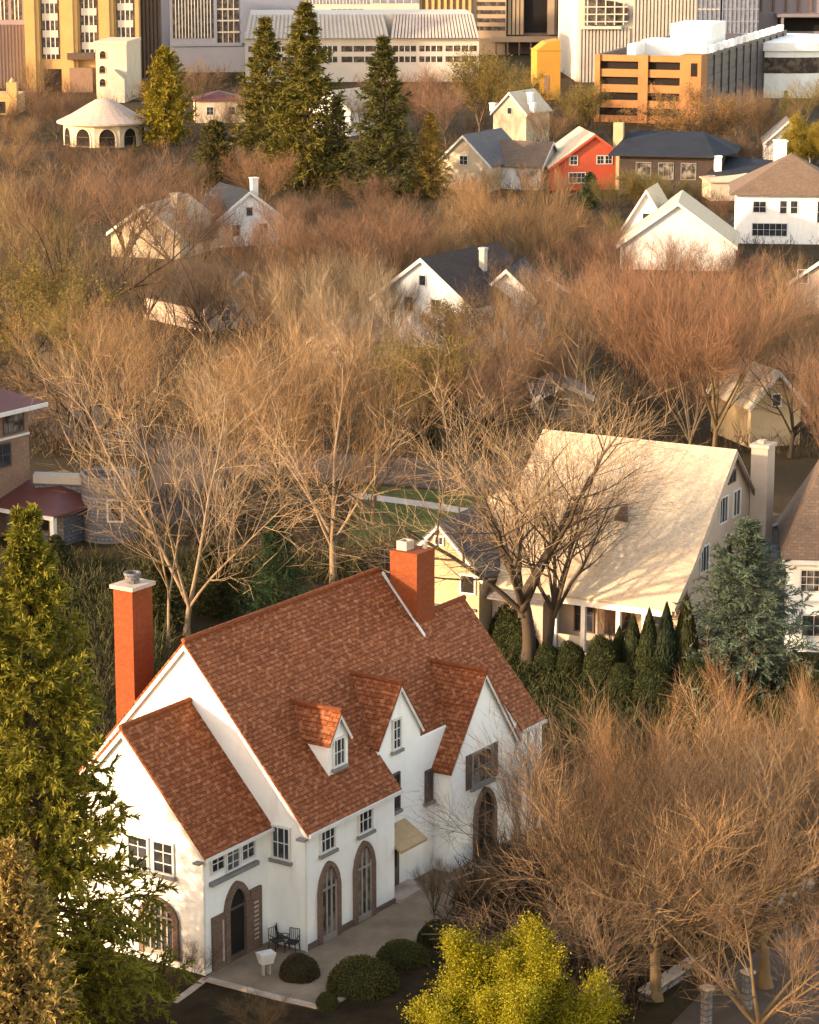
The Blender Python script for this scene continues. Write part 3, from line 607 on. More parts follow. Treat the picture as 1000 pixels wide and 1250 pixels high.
h5 = gable_house('white_house', 'white two storey house with brown hip roof at the right edge', 965, 298, 13.5, 12, 6.0, 10.4, -6, 'white', 'brownroof', [(-3.9, 3.8, 1.7, 1.5), (-1.0, 3.7, 1.0, 1.7), (.3, 3.7, 1.0, 1.7), (3.6, 2.6, 1.1, 2.8), (-2.6, .9, 4.4, 1.7)], chim=[(5.6, 1.4, 9.2, 1.0, 'brownbrick')], hip=5.5, over=.8)
gable_house('low_house', 'low pale house with flat cream roof in front of a white chimney stack', 915, 245, 11, 7, 2.6, 3.4, 5, 'cream', 'tanroof', [(-2, .8, 2, 1.2), (2, .8, 2, 1.2)], chim=[(4.6, 2.0, 8.0, 1.5, 'white'), (-3.6, 5, 5.6, .9, 'white')], hip=2.0)
gable_house('cottage', 'small grey white gable peeking out beside the yellow green tree', 961, 205, 7, 8, 4.0, 7.2, -5, 'trim', 'slate', [(0, 4.3, 1.2, 1.2)])
gable_house('cottage', 'little yellow gabled cottage with tan roof and white chimneys', 622, 176, 6.2, 9, 5.4, 8.6, GA + 5, 'cream', 'tanroof', [(0, 5.0, 1.0, 1.2)], chim=[(2.4, 3, 8.4, .9, 'white'), (3.6, 1.5, 6.8, .9, 'white'), (-3.4, .5, 6.6, .9, 'white')])
gable_house('gabled_house', 'grey roofed house with cream gable right of the golden conifer', 566, 232, 8.5, 12, 3.8, 7.8, GA + 6, 'cream', 'slate', [(0, 3.6, 1.4, 1.4)])
gable_house('low_house', 'brown roofed house left of the red gabled house', 672, 228, 10, 10, 3.4, 6.4, 70, 'trim', 'brownroof', [(0, 1.2, 1.4, 1.4)])
gable_house('gabled_house', 'cream house glowing warm through bare branches at the left', 178, 315, 9, 12, 3.0, 6.2, GA + 14, 'cream', 'tanroof', [(-1.6, 1.4, 1.2, 1.5), (1.6, 1.4, 1.2, 1.5), (0, 3.4, 1.0, 1.1)], [(1, 4, 1.2, 1.2, 1.4)], chim=[(2.2, 4, 7.2, .9, 'concrete')])
gable_house('gabled_house', 'blue grey roofed house with white gable behind the left trees', 305, 300, 8.5, 10, 3.4, 6.6, 24, 'white', 'metalroof', [(0, 3.6, 1.0, 1.2), (-1.8, 1.2, 1.2, 1.5), (1.8, 1.2, 1.2, 1.5)], chim=[(1.8, 3, 7.8, .8, 'trim')])
gable_house('gabled_house', 'dark brown roofed house with white barge boards left of centre', 296, 400, 9.0, 11, 2.5, 5.6, 38, 'tanwall', 'darkroof', [(0, 3.0, 1.0, 1.0), (-2, .8, 1.3, 1.3), (2, .8, 1.3, 1.3)])
gable_house('cottage', 'pale yellow cottage behind the bare trunk at the far right', 946, 545, 4.4, 7, 3.6, 6.0, 20, 'yellowwall', 'tanroof', [(0, 3.2, .9, 1.1)])
gable_house('cottage', 'grey stone cottage glimpsed under trees left of the tan roof', 688, 512, 4.2, 5, 2.0, 3.0, 5, 'stone', 'slate', [(0, .8, 1.0, 1.0)])
gable_house('gabled_house', 'pale house hidden by trees at the right edge below the hip roof', 1000, 385, 6, 8, 3.4, 5.6, -20, 'tanwall', 'slate', [(-1.8, 3.2, 1.2, 1.5), (1.8, 3.2, 1.2, 1.5)])
gable_house('cottage', 'white cottage glimpsed behind the tall conifers', 405, 165, 8, 9, 4.6, 7.6, GA, 'white', 'tanroof', [(-1.4, 2, 1.2, 1.4), (1.4, 2, 1.2, 1.4)])
gable_house('cottage', 'cream flat fronted cottage with a dark red porch left of the conifers', 270, 150, 9, 9, 4.0, 5.4, 8, 'cream', 'redroof', [(-2, 1.4, 1.4, 1.6), (2, 1.4, 1.4, 1.6)], hip=3.5)
# domed pavilion with arches
t = thing('pavilion', 'cream domed pavilion with round arches below the yellow tower', 'pavilion', at(128, 176), R(-8))
b = MB(); b.lathe([(6.9, 0), (6.9, 4.0)], n=10, a0=math.pi / 10, a1=2 * math.pi + math.pi / 10); b.build('wall', 'cream', t)
b = MB(); b.lathe([(8.0, 3.7), (8.0, 4.0), (5.6, 5.1), (3.2, 6.5), (1.4, 7.5), (0, 7.8)], n=30); b.build('roof', 'cap', t)
for k in range(10):
    a = math.pi / 10 + (k + .5) * 2 * math.pi / 10; ap = 6.9 * math.cos(math.pi / 10)
    pl = Plane((ap * math.cos(a), ap * math.sin(a), 0), (-math.sin(a), math.cos(a), 0), (math.cos(a), math.sin(a), 0))
    arched_opening(pl, 0, 1.55, 0, 1.7, 1.6, .22, t, 'arch', 'cream', 'dark', 1, 'wood', 2.0)

# ------------------------------------------------------------------ town buildings at the top
M['gold'] = plain('golden_stone', (0.437, 0.273, 0.098), (0.374, 0.226, 0.082), 0.25, 0.8)
M['orange'] = plain('orange_concrete', (0.343, 0.156, 0.058), (0.281, 0.125, 0.047), 0.2, 0.85)
M['mauve'] = plain('mauve_cladding', (0.211, 0.172, 0.179), (0.172, 0.140, 0.148), 0.15, 0.7)
M['shadeside'] = plain('garage_side_shade', (0.062, 0.046, 0.046), (0.046, 0.035, 0.035), 0.15, 0.7)  # shade on the garage's long side, put into its colour
M['bluegrey'] = plain('blue_grey_panel', (0.234, 0.242, 0.289), (0.203, 0.211, 0.257), 0.12, 0.7)
M['offwhite'] = plain('off_white_panel', (0.515, 0.452, 0.374), (0.452, 0.398, 0.328), 0.15, 0.7)
M['palerib'] = plain('pale_metal_fin', (0.429, 0.374, 0.312), (0.359, 0.312, 0.265), 0.3, 0.5)
M['towntan'] = plain('town_tan_stone', (0.351, 0.250, 0.156), (0.289, 0.211, 0.133), 0.2, 0.85)
M['townbrown'] = plain('town_brown_stone', (0.16, 0.105, 0.075), (0.12, 0.08, 0.06), 0.2, 0.85)
M['roofdark'] = plain('flat_roof_felt', (0.11, 0.085, 0.075), None, 0.3, 0.9)
M['blueglass'] = glass('blue_curtain_glass', (0.16, 0.17, 0.21), 0.15, (0.24, 0.245, 0.28))
M['townglass'] = glass('town_glass', (0.035, 0.028, 0.026), 0.15, (0.12, 0.09, 0.07))
M['yellowwall2'] = plain('saffron_wall', (0.406, 0.218, 0.039), (0.351, 0.187, 0.035), 0.2, 0.85)
def block(name, label, xl, xr, yb, yt, depth, yaw, wall, cat='building', roof='roofdark', par=.6):
    p = at((xl + xr) / 2, yb); s = px_per_m(p); w = (xr - xl) / s; h = height_for(p, yt)
    t = thing(name, label, cat, p, R(yaw))
    MB().box(-w / 2, w / 2, 0, depth, 0, h).build('wall', wall, t)
    MB().box(-w / 2 - .15, w / 2 + .15, -.15, depth + .15, h + .003, h + par).build('parapet', wall, t)
    X = lambda px: (px - (xl + xr) / 2) / s
    Z = lambda py, y=0: height_for(p, py)
    return t, Plane((0, 0, 0), (1, 0, 0), (0, -1, 0)), X, Z, w, h, depth
def fins(pl, t, r0, r1, z0, z1, n, wd, dp, mat, name='fin'):
    b = MB()
    for i in range(n):
        r = r0 + (r1 - r0) * (i + .5) / n; pl.bar(b, r - wd / 2, r + wd / 2, z0, z1, 0.003, dp)
    return b.build(name, mat, t)
def band(pl, t, r0, r1, z0, z1, mat, d0=.003, d1=.05, name='window_band', nm=0, mm='trim'):
    b = MB(); pl.bar(b, r0, r1, z0, z1, d0, d1); o = b.build(name, mat, t)
    if nm:
        b = MB()
        for i in range(1, nm):
            r = r0 + (r1 - r0) * i / nm; pl.bar(b, r - .09, r + .09, z0, z1, d1 + .002, d1 + .08)
        b.build('mullion', mm, o)
    return o
t, pl, X, Z, w, h, d = block('dark_building', 'weathered grey brown building cut off at the top left corner', -25, 33, 108, -60, 25, 0, 'mauve')
fins(pl, t, -w / 2, w / 2, 0, Z(30), 14, .35, .18, 'townbrown')
for k in range(2): band(pl, t, X(0 + 17 * k), X(13 + 17 * k), Z(24), Z(-40), 'townglass', nm=3)
t, pl, X, Z, w, h, d = block('low_building', 'low golden building with a square corner pier at the left edge', -16, 22, 140, 120, 10, 0, 'gold')
MB().box(X(9), X(21.5), -.3, 2.2, 0, Z(101)).build('pier', 'gold', t); MB().lathe([(.5, 0), (.5, .3), (0, 1.0)], ((X(9) + X(21.5)) / 2, .9, Z(101) + .002), 8).build('finial', 'gold', t)
band(pl, t, X(-12), X(7), .3, Z(124), 'dark', name='opening')
t, pl, X, Z, w, h, d = block('golden_tower', 'tall golden stone building with pilasters and banded dark windows', 33, 171, 112, -60, 30, 4, 'gold')
for x0, x1, yb in ((53, 75, 72), (100, 122, 66), (144, 166, 60)):
    o = band(pl, t, X(x0), X(x1), Z(yb), Z(-55), 'townglass', name='window_bay', nm=4)
    b = MB()
    for k in range(8):
        zz = Z(yb) + 1.0 + k * 3.5; pl.bar(b, X(x0) + .3, X(x1) - .3, zz, zz + 1.45, .06, .14)
    b.build('spandrel', 'offwhite' , o)
for x0, x1 in ((34, 51), (78, 97), (124, 141)):
    b = MB(); pl.bar(b, X(x0), X(x1), 0, h, .003, .9); pl.bar(b, X(x0) + .9, X(x1) - .9, 0, h, .903, 1.3); b.build('pilaster', 'gold', t)
band(pl, t, X(55), X(76), 0, Z(84), 'dark', name='portal'); band(pl, t, X(86), X(114), 0, Z(82), 'brownbrick', .003, 1.5, 'entrance_block'); band(pl, t, X(84), X(117), Z(72), Z(64), 'wood', .003, 2.2, 'canopy')
t, pl, X, Z, w, h, d = block('cream_building', 'narrow cream rendered building with small round headed windows before the golden tower', 118, 156, 124, 54, 14, -6, 'cream')
for x, y in ((127, 72), (126, 90), (126, 106)): arched_opening(pl, X(x), .75, Z(y), Z(y) + 1.0, .7, .12, t, 'window', 'cream', 'dark', 1, 'wood', 2.0)
MB().slab([(X(131), -.004, 0), (X(156), -.004, 0), (X(156), -.004, Z(96)), (X(143), -.004, Z(84)), (X(131), -.004, Z(110))], (0, -2.5, 0)).build('side_gable', 'tanwall', t)
t, pl, X, Z, w, h, d = block('finned_building', 'dark mauve building with vertical fins beside the golden tower', 171, 199, 105, -60, 20, 0, 'mauve')
fins(pl, t, -w / 2, w / 2, 0, h, 6, .5, .9, 'townbrown')
t, pl, X, Z, w, h, d = block('grey_building', 'plain blue grey building with two tall window strips at the top', 199, 372, 88, -60, 30, 10, 'bluegrey')
band(pl, t, X(212), X(262), Z(46), Z(-55), 'townglass', nm=13); band(pl, t, X(266), X(293), Z(52), Z(-55), 'townglass', nm=4, mm='offwhite')
o = MB()
for k in range(6): pl.bar(o, X(266), X(293), Z(40 - k * 14), Z(40 - k * 14) + .35, .06, .14)
o.build('transom', 'offwhite', t); b = MB(); pl.bar(b, X(209), X(296), Z(56), Z(52), .003, .25); pl.bar(b, X(262.2), X(265.8), Z(52), Z(-55), .003, .25); b.build('window_frame', 'bluegrey', t)
# long ribbed building
t, pl, X, Z, w, h, d = block('ribbed_building', 'long low building with sloping ribbed roof screens and white window bands', 300, 585, 100, 48, 26, 3, 'offwhite', par=.3)
zt = Z(48)
for x0, x1, mt, nr in ((300, 475, 'offwhite', 34), (476.5, 585, 'mauve', 26)):
    b = MB(); b.slab([(X(x0), -1.0, zt + .31), (X(x1), -1.0, zt + .31), (X(x1) - 1, 4.2, zt + 5.2), (X(x0) + 1, 4.2, zt + 5.2)], (0, .3, 0)); o = b.build('roof_screen', mt, t)
    b = MB()
    for i in range(nr):
        x = X(x0) + (X(x1) - X(x0)) * (i + .5) / nr; xm = x + (0.5 - (i + .5) / nr) * 2
        b.slab([(x - .25, -1.02, zt + .33), (x + .25, -1.02, zt + .33), (xm + .25, 4.18, zt + 5.22), (xm - .25, 4.18, zt + 5.22)], (0, -.45, 0))
    b.build('rib', 'palerib', o)
MB().box(-w / 2 + 1.2, w / 2 - 1.2, 4.4, 24, zt + .31, zt + 5.3).build('upper_storey', 'offwhite', t)
for x0, x1 in ((388, 412), (417, 474), (480, 508), (512, 540), (544, 582), (304, 384)):
    band(pl, t, X(x0), X(x1), Z(63), Z(56), 'townglass', nm=4); band(pl, t, X(x0), X(x1), Z(76), Z(69), 'townglass', nm=4)
t, pl, X, Z, w, h, d = block('pale_building', 'pale flat building with dark strip windows behind the ribbed roof', 345, 512, 66, -40, 20, 0, 'offwhite')
band(pl, t, X(362), X(452), Z(5), Z(-3), 'blueglass', nm=22); band(pl, t, X(405), X(444), Z(22), Z(11), 'townglass', nm=6); band(pl, t, X(455), X(512), Z(4), Z(-30), 'blueglass', nm=6)
t, pl, X, Z, w, h, d = block('tan_office', 'tan stone office block with horizontal window bands', 508, 618, 66, -60, 24, -10, 'towntan')
for k in range(8): band(pl, t, X(582), X(617), Z(37 - 10 * k), Z(32 - 10 * k), 'townglass')
fins(pl, t, X(510), X(578), Z(48), h, 9, .7, 1.0, 'gold')
b = MB(); pl.bar(b, X(508), X(618), 0, Z(46), .003, 1.6); b.build('podium', 'towntan', t)
t, pl, X, Z, w, h, d = block('brown_tower', 'dark brown tower with vertical fins around a black glass strip', 618, 713, 66, -60, 24, 0, 'townbrown')
fins(pl, t, X(619), X(639), Z(42), h, 4, .8, 1.2, 'towntan'); band(pl, t, X(640), X(667), Z(40), h, 'dark', name='glass_strip'); fins(pl, t, X(668), X(712), Z(42), h, 7, .7, 1.2, 'townbrown'); band(pl, t, X(668), X(676), Z(42), h, 'towntan', .003, 1.4, 'pier')
b = MB(); pl.bar(b, X(600), X(713), Z(50), Z(44), .003, 5.0); b.build('canopy', 'towntan', t)
for k in range(8): b = MB(); pl.bar(b, X(604 + 14 * k), X(606 + 14 * k), 0, Z(50), 4.0, 4.8); b.build('column', 'townbrown', t)
t, pl, X, Z, w, h, d = block('saffron_building', 'saffron yellow wall with a sloping top before the brown tower', 655, 684, 122, 62, 8, 6, 'yellowwall2', par=.1)
MB().slab([(X(655), -.01, h + .11), (X(684), -.01, h + .11), (X(683), -.01, Z(49)), (X(667), -.01, Z(52))], (0, 7, 0)).build('gable', 'yellowwall2', t)
band(pl, t, X(664), X(670), Z(112), Z(92), 'brownbrick', name='door')
# striped pale tower with rounded window
t, pl, X, Z, w, h, d = block('striped_tower', 'pale tower striped with vertical fins and a big rounded window', 704, 850, 100, -60, 40, 3, 'offwhite')
fins(pl, t, X(705), X(768), 0, Z(34), 15, .45, .7, 'palerib'); fins(pl, t, X(770), X(849), 0, h, 18, .45, .7, 'palerib')
gl = MB(); pts = [pl.p(X(712), Z(31), .0), pl.p(X(752), Z(31), .0)] + [pl.p(X(767 - 15 * (1 - math.cos(a))), Z(17 - 14 * -math.sin(a)), 0) for a in [R(-70 + 14 * k) for k in range(11)]] + [pl.p(X(752), Z(2), 0), pl.p(X(712), Z(-4), 0)]
gl.slab([p + Vector((0, -.72, 0)) for p in pts], (0, -.3, 0)); o = gl.build('rounded_window', 'townglass', t)
b = MB()
for k in range(5): pl.bar(b, X(715 + 11 * k) - .12, X(715 + 11 * k) + .12, Z(30), Z(0), 1.025, 1.2)
for k in range(3): pl.bar(b, X(712), X(764), Z(26 - 9 * k) - .12, Z(26 - 9 * k) + .12, 1.026, 1.19)
b.build('mullion', 'offwhite', o)
b = MB(); pl.bar(b, X(708), X(756), Z(35), Z(31.5), .72, 1.5); b.build('sill', 'offwhite', o)
for i, (x0, x1, lab) in enumerate(((847, 880, 'pale blue glass tower right of the striped tower'), (878, 925, 'darker blue glass tower with finer grid'))):
    t, pl, X, Z, w, h, d = block('glass_tower', lab, x0, x1, 72, -60, 20, 0, 'blueglass')
    fins(pl, t, -w / 2, w / 2, 0, h, 6 + 3 * i, .2, .2, 'bluegrey')
    b = MB(); [pl.bar(b, -w / 2, w / 2, 3 * k, 3 * k + .35, .003, .15) for k in range(1, 15)]; b.build('floor_band', 'bluegrey' if i else 'offwhite', t)
t, pl, X, Z, w, h, d = block('mauve_building', 'mauve block behind the long garage at the top right', 918, 1040, 70, -60, 25, 0, 'mauve')
band(pl, t, X(948), X(1040), Z(38), Z(22), 'dark', name='opening'); b = MB(); pl.bar(b, X(944), X(1040), Z(20), Z(16), .003, 4.0); pl.bar(b, X(950), X(953), 0, Z(20), .003, 3.8); b.build('canopy', 'mauve', t)
fins(pl, t, X(920), X(1040), Z(14), h, 8, .5, .6, 'townbrown')
# parking garage
gp = at(853, 152); s = px_per_m(gp); t = thing('parking_garage', 'orange brick parking garage with open decks and long shaded side', 'garage', gp, R(-17.5))
W, L, Hh = 19.6, 92, height_for(gp, 69)
fl_h = Hh / 4.35
pf = Plane((-W, 0, 0), (1, 0, 0), (0, -1, 0)); ps = Plane((0, 0, 0), (0, 1, 0), (1, 0, 0))
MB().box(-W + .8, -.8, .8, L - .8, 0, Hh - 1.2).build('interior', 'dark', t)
for k in range(5):
    z0 = k * fl_h - .15 if k else 0; z1 = min(Hh, k * fl_h + 1.25)
    MB().box(-W, 0, 0, .79, z0, z1).build('deck', 'orange', t)
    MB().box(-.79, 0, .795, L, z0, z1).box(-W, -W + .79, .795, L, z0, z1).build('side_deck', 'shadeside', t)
MB().box(-W + .1, -.1, .8, L - .1, Hh - 1.19, Hh - .9).build('roof', 'roofdark', t)
for r0, r1 in ((0, 1.0), (8.2, 10.0), (17.0, W)):
    b = MB(); pf.bar(b, r0, r1, 0, Hh + .1, .004, .35); b.build('pier', 'orange', t)
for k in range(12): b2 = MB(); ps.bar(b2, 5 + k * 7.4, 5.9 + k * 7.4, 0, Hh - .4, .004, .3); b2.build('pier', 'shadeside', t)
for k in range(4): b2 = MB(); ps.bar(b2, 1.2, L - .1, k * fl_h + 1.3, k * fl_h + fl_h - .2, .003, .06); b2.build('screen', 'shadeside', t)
MB().box(-3.6, .3, -.5, 5, 0, Hh + .25).build('stair_tower', 'orange', t)
b2 = MB(); pl2 = Plane((0, -.5, 0), (1, 0, 0), (0, -1, 0)); pl2.bar(b2, -1.6, -.4, Hh - 3.6, Hh - 1.2, .003, .05); b2.build('window', 'dark', t)
for x0, x1, y0, y1, hh in ((-14, -2, 14, 22, 2.0), (-12, -4, 30, 44, 4.2), (-15, -13.4, 6, 14, 1.6)):
    MB().box(x0, x1, y0, y1, Hh - .899, Hh + hh).build('rooftop_unit', 'white', t)
for k in range(13): b2 = MB(); b2.box(-1.1, -.15, 6 + k * 6.6, 9.6 + k * 6.6, Hh + .002, Hh + 1.3); b2.build('parapet_block', 'white', t)
fins(pl2, t, -W + .3, -4, Hh + .003, Hh + 1.0, 24, .12, .1, 'trim', 'railing') if False else None
t = thing('round_building', 'low white round building behind the garage roof', 'building', at(950, 112), 0)
MB().lathe([(17, 0), (17, 9.5), (17.6, 9.52), (17.6, 11.2), (0, 11.2)], n=40).build('wall', 'white', t)
MB().lathe([(17.05, 5), (17.05, 8.2)], n=40).build('window_band', 'townglass', t)
# ------------------------------------------------------------------ plants
def unit(v): return v / np.maximum(np.linalg.norm(v, axis=-1, keepdims=True), 1e-9)
def perp(d):
    r = rng.normal(size=d.shape); return unit(r - (r * d).sum(-1, keepdims=True) * d)
def curve(P, D, L, B, K, jit=0.0):
    s = np.linspace(0, 1, K)[None, :, None]
    pts = P[:, None] + L[:, None, None] * (D[:, None] * s + B[:, None] * s * s)
    if jit:
        j = rng.normal(size=pts.shape) * (jit * L)[:, None, None]; j[:, 0] = 0
        pts = pts + np.cumsum(j, 1) * s
    return pts
def sprout(pts, rad, n, t0, t1, ang, up=0.0, out=0.0):
    """n children along each curve: base point, direction, parent radius there, t"""
    Np, K, _ = pts.shape
    t = t0 + (t1 - t0) * (np.arange(n)[None] + rng.random((Np, n))) / n
    f = np.clip(t * (K - 1), 0, K - 1.001); i = f.astype(int); f = (f - i)[..., None]
    ii = np.arange(Np)[:, None]
    P = pts[ii, i] * (1 - f) + pts[ii, i + 1] * f
    tan_ = unit(pts[ii, i + 1] - pts[ii, i]); r = rad[ii, i] * (1 - f[..., 0]) + rad[ii, i + 1] * f[..., 0]
    P, tan_, r, t = P.reshape(-1, 3), tan_.reshape(-1, 3), r.reshape(-1), t.reshape(-1)
    a = np.radians(ang) * (0.7 + 0.6 * rng.random(len(t)))[:, None]
    D = tan_ * np.cos(a) + perp(tan_) * np.sin(a)
    D[:, 2] += up
    if out: D[:, :2] += out * unit(P[:, :2] + 1e-6)
    return P, unit(D), r, t
def skin(pts, rad, m):
    """verts and quads for tubes (m>=3) or flat ribbons (m=1)"""
    Np, K, _ = pts.shape
    T = np.empty_like(pts); T[:, 1:-1] = pts[:, 2:] - pts[:, :-2]; T[:, 0] = pts[:, 1] - pts[:, 0]; T[:, -1] = pts[:, -1] - pts[:, -2]
    T = unit(T); ref = unit(rng.normal(size=(Np, 1, 3)))
    U = unit(np.cross(T, ref)); V = np.cross(T, U)
    if m == 1:
        v = np.stack([pts - U * rad[..., None], pts + U * rad[..., None]], 2); q = 2
        idx = np.arange(Np * K * 2).reshape(Np, K, 2)
        f = np.stack([idx[:, :-1, 0], idx[:, :-1, 1], idx[:, 1:, 1], idx[:, 1:, 0]], -1).reshape(-1, 4)
        return v.reshape(-1, 3), f
    a = np.arange(m) * 2 * np.pi / m
    v = pts[:, :, None] + rad[..., None, None] * (U[:, :, None] * np.cos(a)[:, None] + V[:, :, None] * np.sin(a)[:, None])
    idx = np.arange(Np * K * m).reshape(Np, K, m); nx = np.roll(idx, -1, 2)
    f = np.stack([idx[:, :-1], nx[:, :-1], nx[:, 1:], idx[:, 1:]], -1).reshape(-1, 4)
    return v.reshape(-1, 3), f
def np_mesh(name, chunks, mat, smooth=False):
    vs, fs, k = [], [], 0
    for v, f in chunks: vs.append(v); fs.append(f + k); k += len(v)
    v = np.concatenate(vs).astype(np.float32); f = np.concatenate(fs).astype(np.int32)
    me = bpy.data.meshes.new(name); me.vertices.add(len(v)); me.vertices.foreach_set('co', v.ravel())
    me.loops.add(f.size); me.loops.foreach_set('vertex_index', f.ravel())
    me.polygons.add(len(f)); me.polygons.foreach_set('loop_start', np.arange(len(f), dtype=np.int32) * 4)
    me.polygons.foreach_set('loop_total', np.full(len(f), 4, np.int32))
    if smooth: me.polygons.foreach_set('use_smooth', np.ones(len(f), bool))
    me.update(calc_edges=True); me.validate(); me.materials.append(M[mat]); return me
def taper(r0, r1, K): return r0[:, None] * (1 - np.linspace(0, 1, K))[None] + r1[:, None] * np.linspace(0, 1, K)[None]

def bare_tree_mesh(seed, form):
    """leafless tree 16 m tall: meshes (trunk, crown). form: vase | oak | fan | multi | dead"""
    global rng
    rng = np.random.default_rng(seed); H = 16.0
    F = dict(vase=dict(ta=30, fa=24, tl=.18, nl=6, la=32, ll=.52, up=.22, sec=7, sa=34, ter=7, tw=6, fi=3, r=.21, ba=.12),
             oak=dict(ta=36, fa=32, tl=.17, nl=6, la=56, ll=.50, up=.26, sec=6, sa=46, ter=5, tw=8, fi=4, r=.25, ba=.22),
             fan=dict(ta=24, fa=17, tl=.06, nl=8, la=36, ll=.55, up=.25, sec=7, sa=26, ter=7, tw=7, fi=3, r=.15, ba=.10),
             multi=dict(ta=26, fa=20, tl=.04, nl=7, la=24, ll=.62, up=.3, sec=7, sa=30, ter=6, tw=6, fi=3, r=.15, ba=.06),
             sparse=dict(ta=38, fa=30, tl=.20, nl=5, la=38, ll=.54, up=.16, sec=7, sa=44, ter=6, tw=5, fi=3, r=.24, ba=.14),
             limb=dict(ta=40, fa=32, tl=.10, nl=5, la=40, ll=.60, up=.12, sec=8, sa=46, ter=6, tw=5, fi=2, r=.17, ba=.18),
             twin=dict(ta=36, fa=28, tl=.27, nl=6, la=38, ll=.60, up=.10, sec=9, sa=52, ter=6, tw=5, fi=2, r=.27, ba=.14),
             dead=dict(ta=30, fa=20, tl=.30, nl=3, la=26, ll=.55, up=.2, sec=4, sa=45, ter=3, tw=3, fi=1, r=.17, ba=.1))[form]
    one = np.ones(1)
    tr = curve(np.zeros((1, 3)), unit(np.array([[rng.normal() * .08, rng.normal() * .08, 1]])), one * F['tl'] * H, rng.normal(size=(1, 3)) * .05, 5, .01)
    trr = taper(one * F['r'] * 1.15, one * F['r'] * .8, 5); trr[:, 0] *= 1.35
    # main limbs spread evenly round the trunk top
    n = F['nl']; az = rng.random() * 6.28 + np.arange(n) * 2 * np.pi / n + rng.normal(size=n) * .25
    la = np.radians(F['la']) * (0.45 + 0.75 * rng.random(n)); la[0] *= .35
    D = np.stack([np.sin(la) * np.cos(az), np.sin(la) * np.sin(az), np.cos(la)], -1)
    P = np.repeat(tr[:, -1], n, 0) - np.array([0, 0, 1]) * (rng.random(n) * F['tl'] * H * .35)[:, None]
    L = F['ll'] * H * (0.8 + .3 * rng.random(n))
    B = D * np.array([F['ba'] * 2, F['ba'] * 2, 0]) + np.array([0, 0, F['ba']]) + rng.normal(size=(n, 3)) * .06
    lim = curve(P, D, L, B, 8, .018); r0 = F['r'] * (.5 + .22 * rng.random(n)); limr = taper(r0, r0 * .22, 8)
    P, D, r, t = sprout(lim, limr, F['sec'], .22, .98, F['sa'], F['up'], .12)
    L = H * .27 * (1.15 - .55 * t) * (.7 + .6 * rng.random(len(t)))
    sec = curve(P, D, L, np.array([0, 0, .12]) + rng.normal(size=D.shape) * .12, 6, .03); r0 = np.minimum(r * .62, .10); secr = taper(r0, r0 * .25, 6)
    P, D, r, t = sprout(sec, secr, F['ter'], .12, 1, 34, F['up'], .05)
    L = H * .15 * (1.1 - .4 * t) * (.6 + .8 * rng.random(len(t)))
    ter = curve(P, D, L, np.array([0, 0, .10]) + rng.normal(size=D.shape) * .08, 5, .02); r0 = np.clip(r * .55, .014, .042); terr = taper(r0, r0 * .35, 5)
    P, D, r, t = sprout(ter, terr, F['tw'], .1, 1, F['ta'], F['up'] * .7)
    L = H * .105 * (.5 + .9 * rng.random(len(t)))
    tw = curve(P, D, L, np.array([0, 0, .05]) + rng.normal(size=D.shape) * .06, 3); r0 = np.clip(r * .6, .007, .014); twr = taper(r0, r0 * .45, 3)
    P, D, r, t = sprout(tw, twr, F['fi'], .1, 1, F['fa'], F['up'] * .4)
    L = H * .068 * (.5 + .9 * rng.random(len(t)))
    fi = curve(P, D, L, rng.normal(size=D.shape) * .04, 2); fir = taper(np.full(len(t), .008), np.full(len(t), .003), 2)
    top = max(fi[..., 2].max(), 1)
    ch1 = [skin(tr, trr, 9), skin(lim, limr, 7), skin(sec, secr, 5)]
    ch2 = [skin(ter, terr, 3), skin(tw, twr, 1), skin(fi, fir, 1)]
    k = H / top
    ch1 = [(v * k, f) for v, f in ch1]; ch2 = [(v * k, f) for v, f in ch2]
    return np_mesh('trunk', ch1, 'bark', True), np_mesh('crown', ch2, 'twig'), (tw * k, ter * k)

def leaf_quads(C, size, aspect=.6, dirs=None):
    n = len(C); d = unit(rng.normal(size=(n, 3)) if dirs is None else dirs); u = perp(d)
    s = (size * (.6 + .8 * rng.random(n)))[:, None]
    v = np.stack([C - d * s * .5, C + u * s * aspect * .5, C + d * s * .5, C - u * s * aspect * .5], 1)
    return v.reshape(-1, 3), np.arange(n * 4).reshape(n, 4)
def leafy(tw, n, size, spread):
    i = rng.integers(0, len(tw), n); s = rng.random((n, 1)); C = tw[i, 0] * (1 - s) + tw[i, -1] * s
    return leaf_quads(C + rng.normal(size=C.shape) * spread, size)

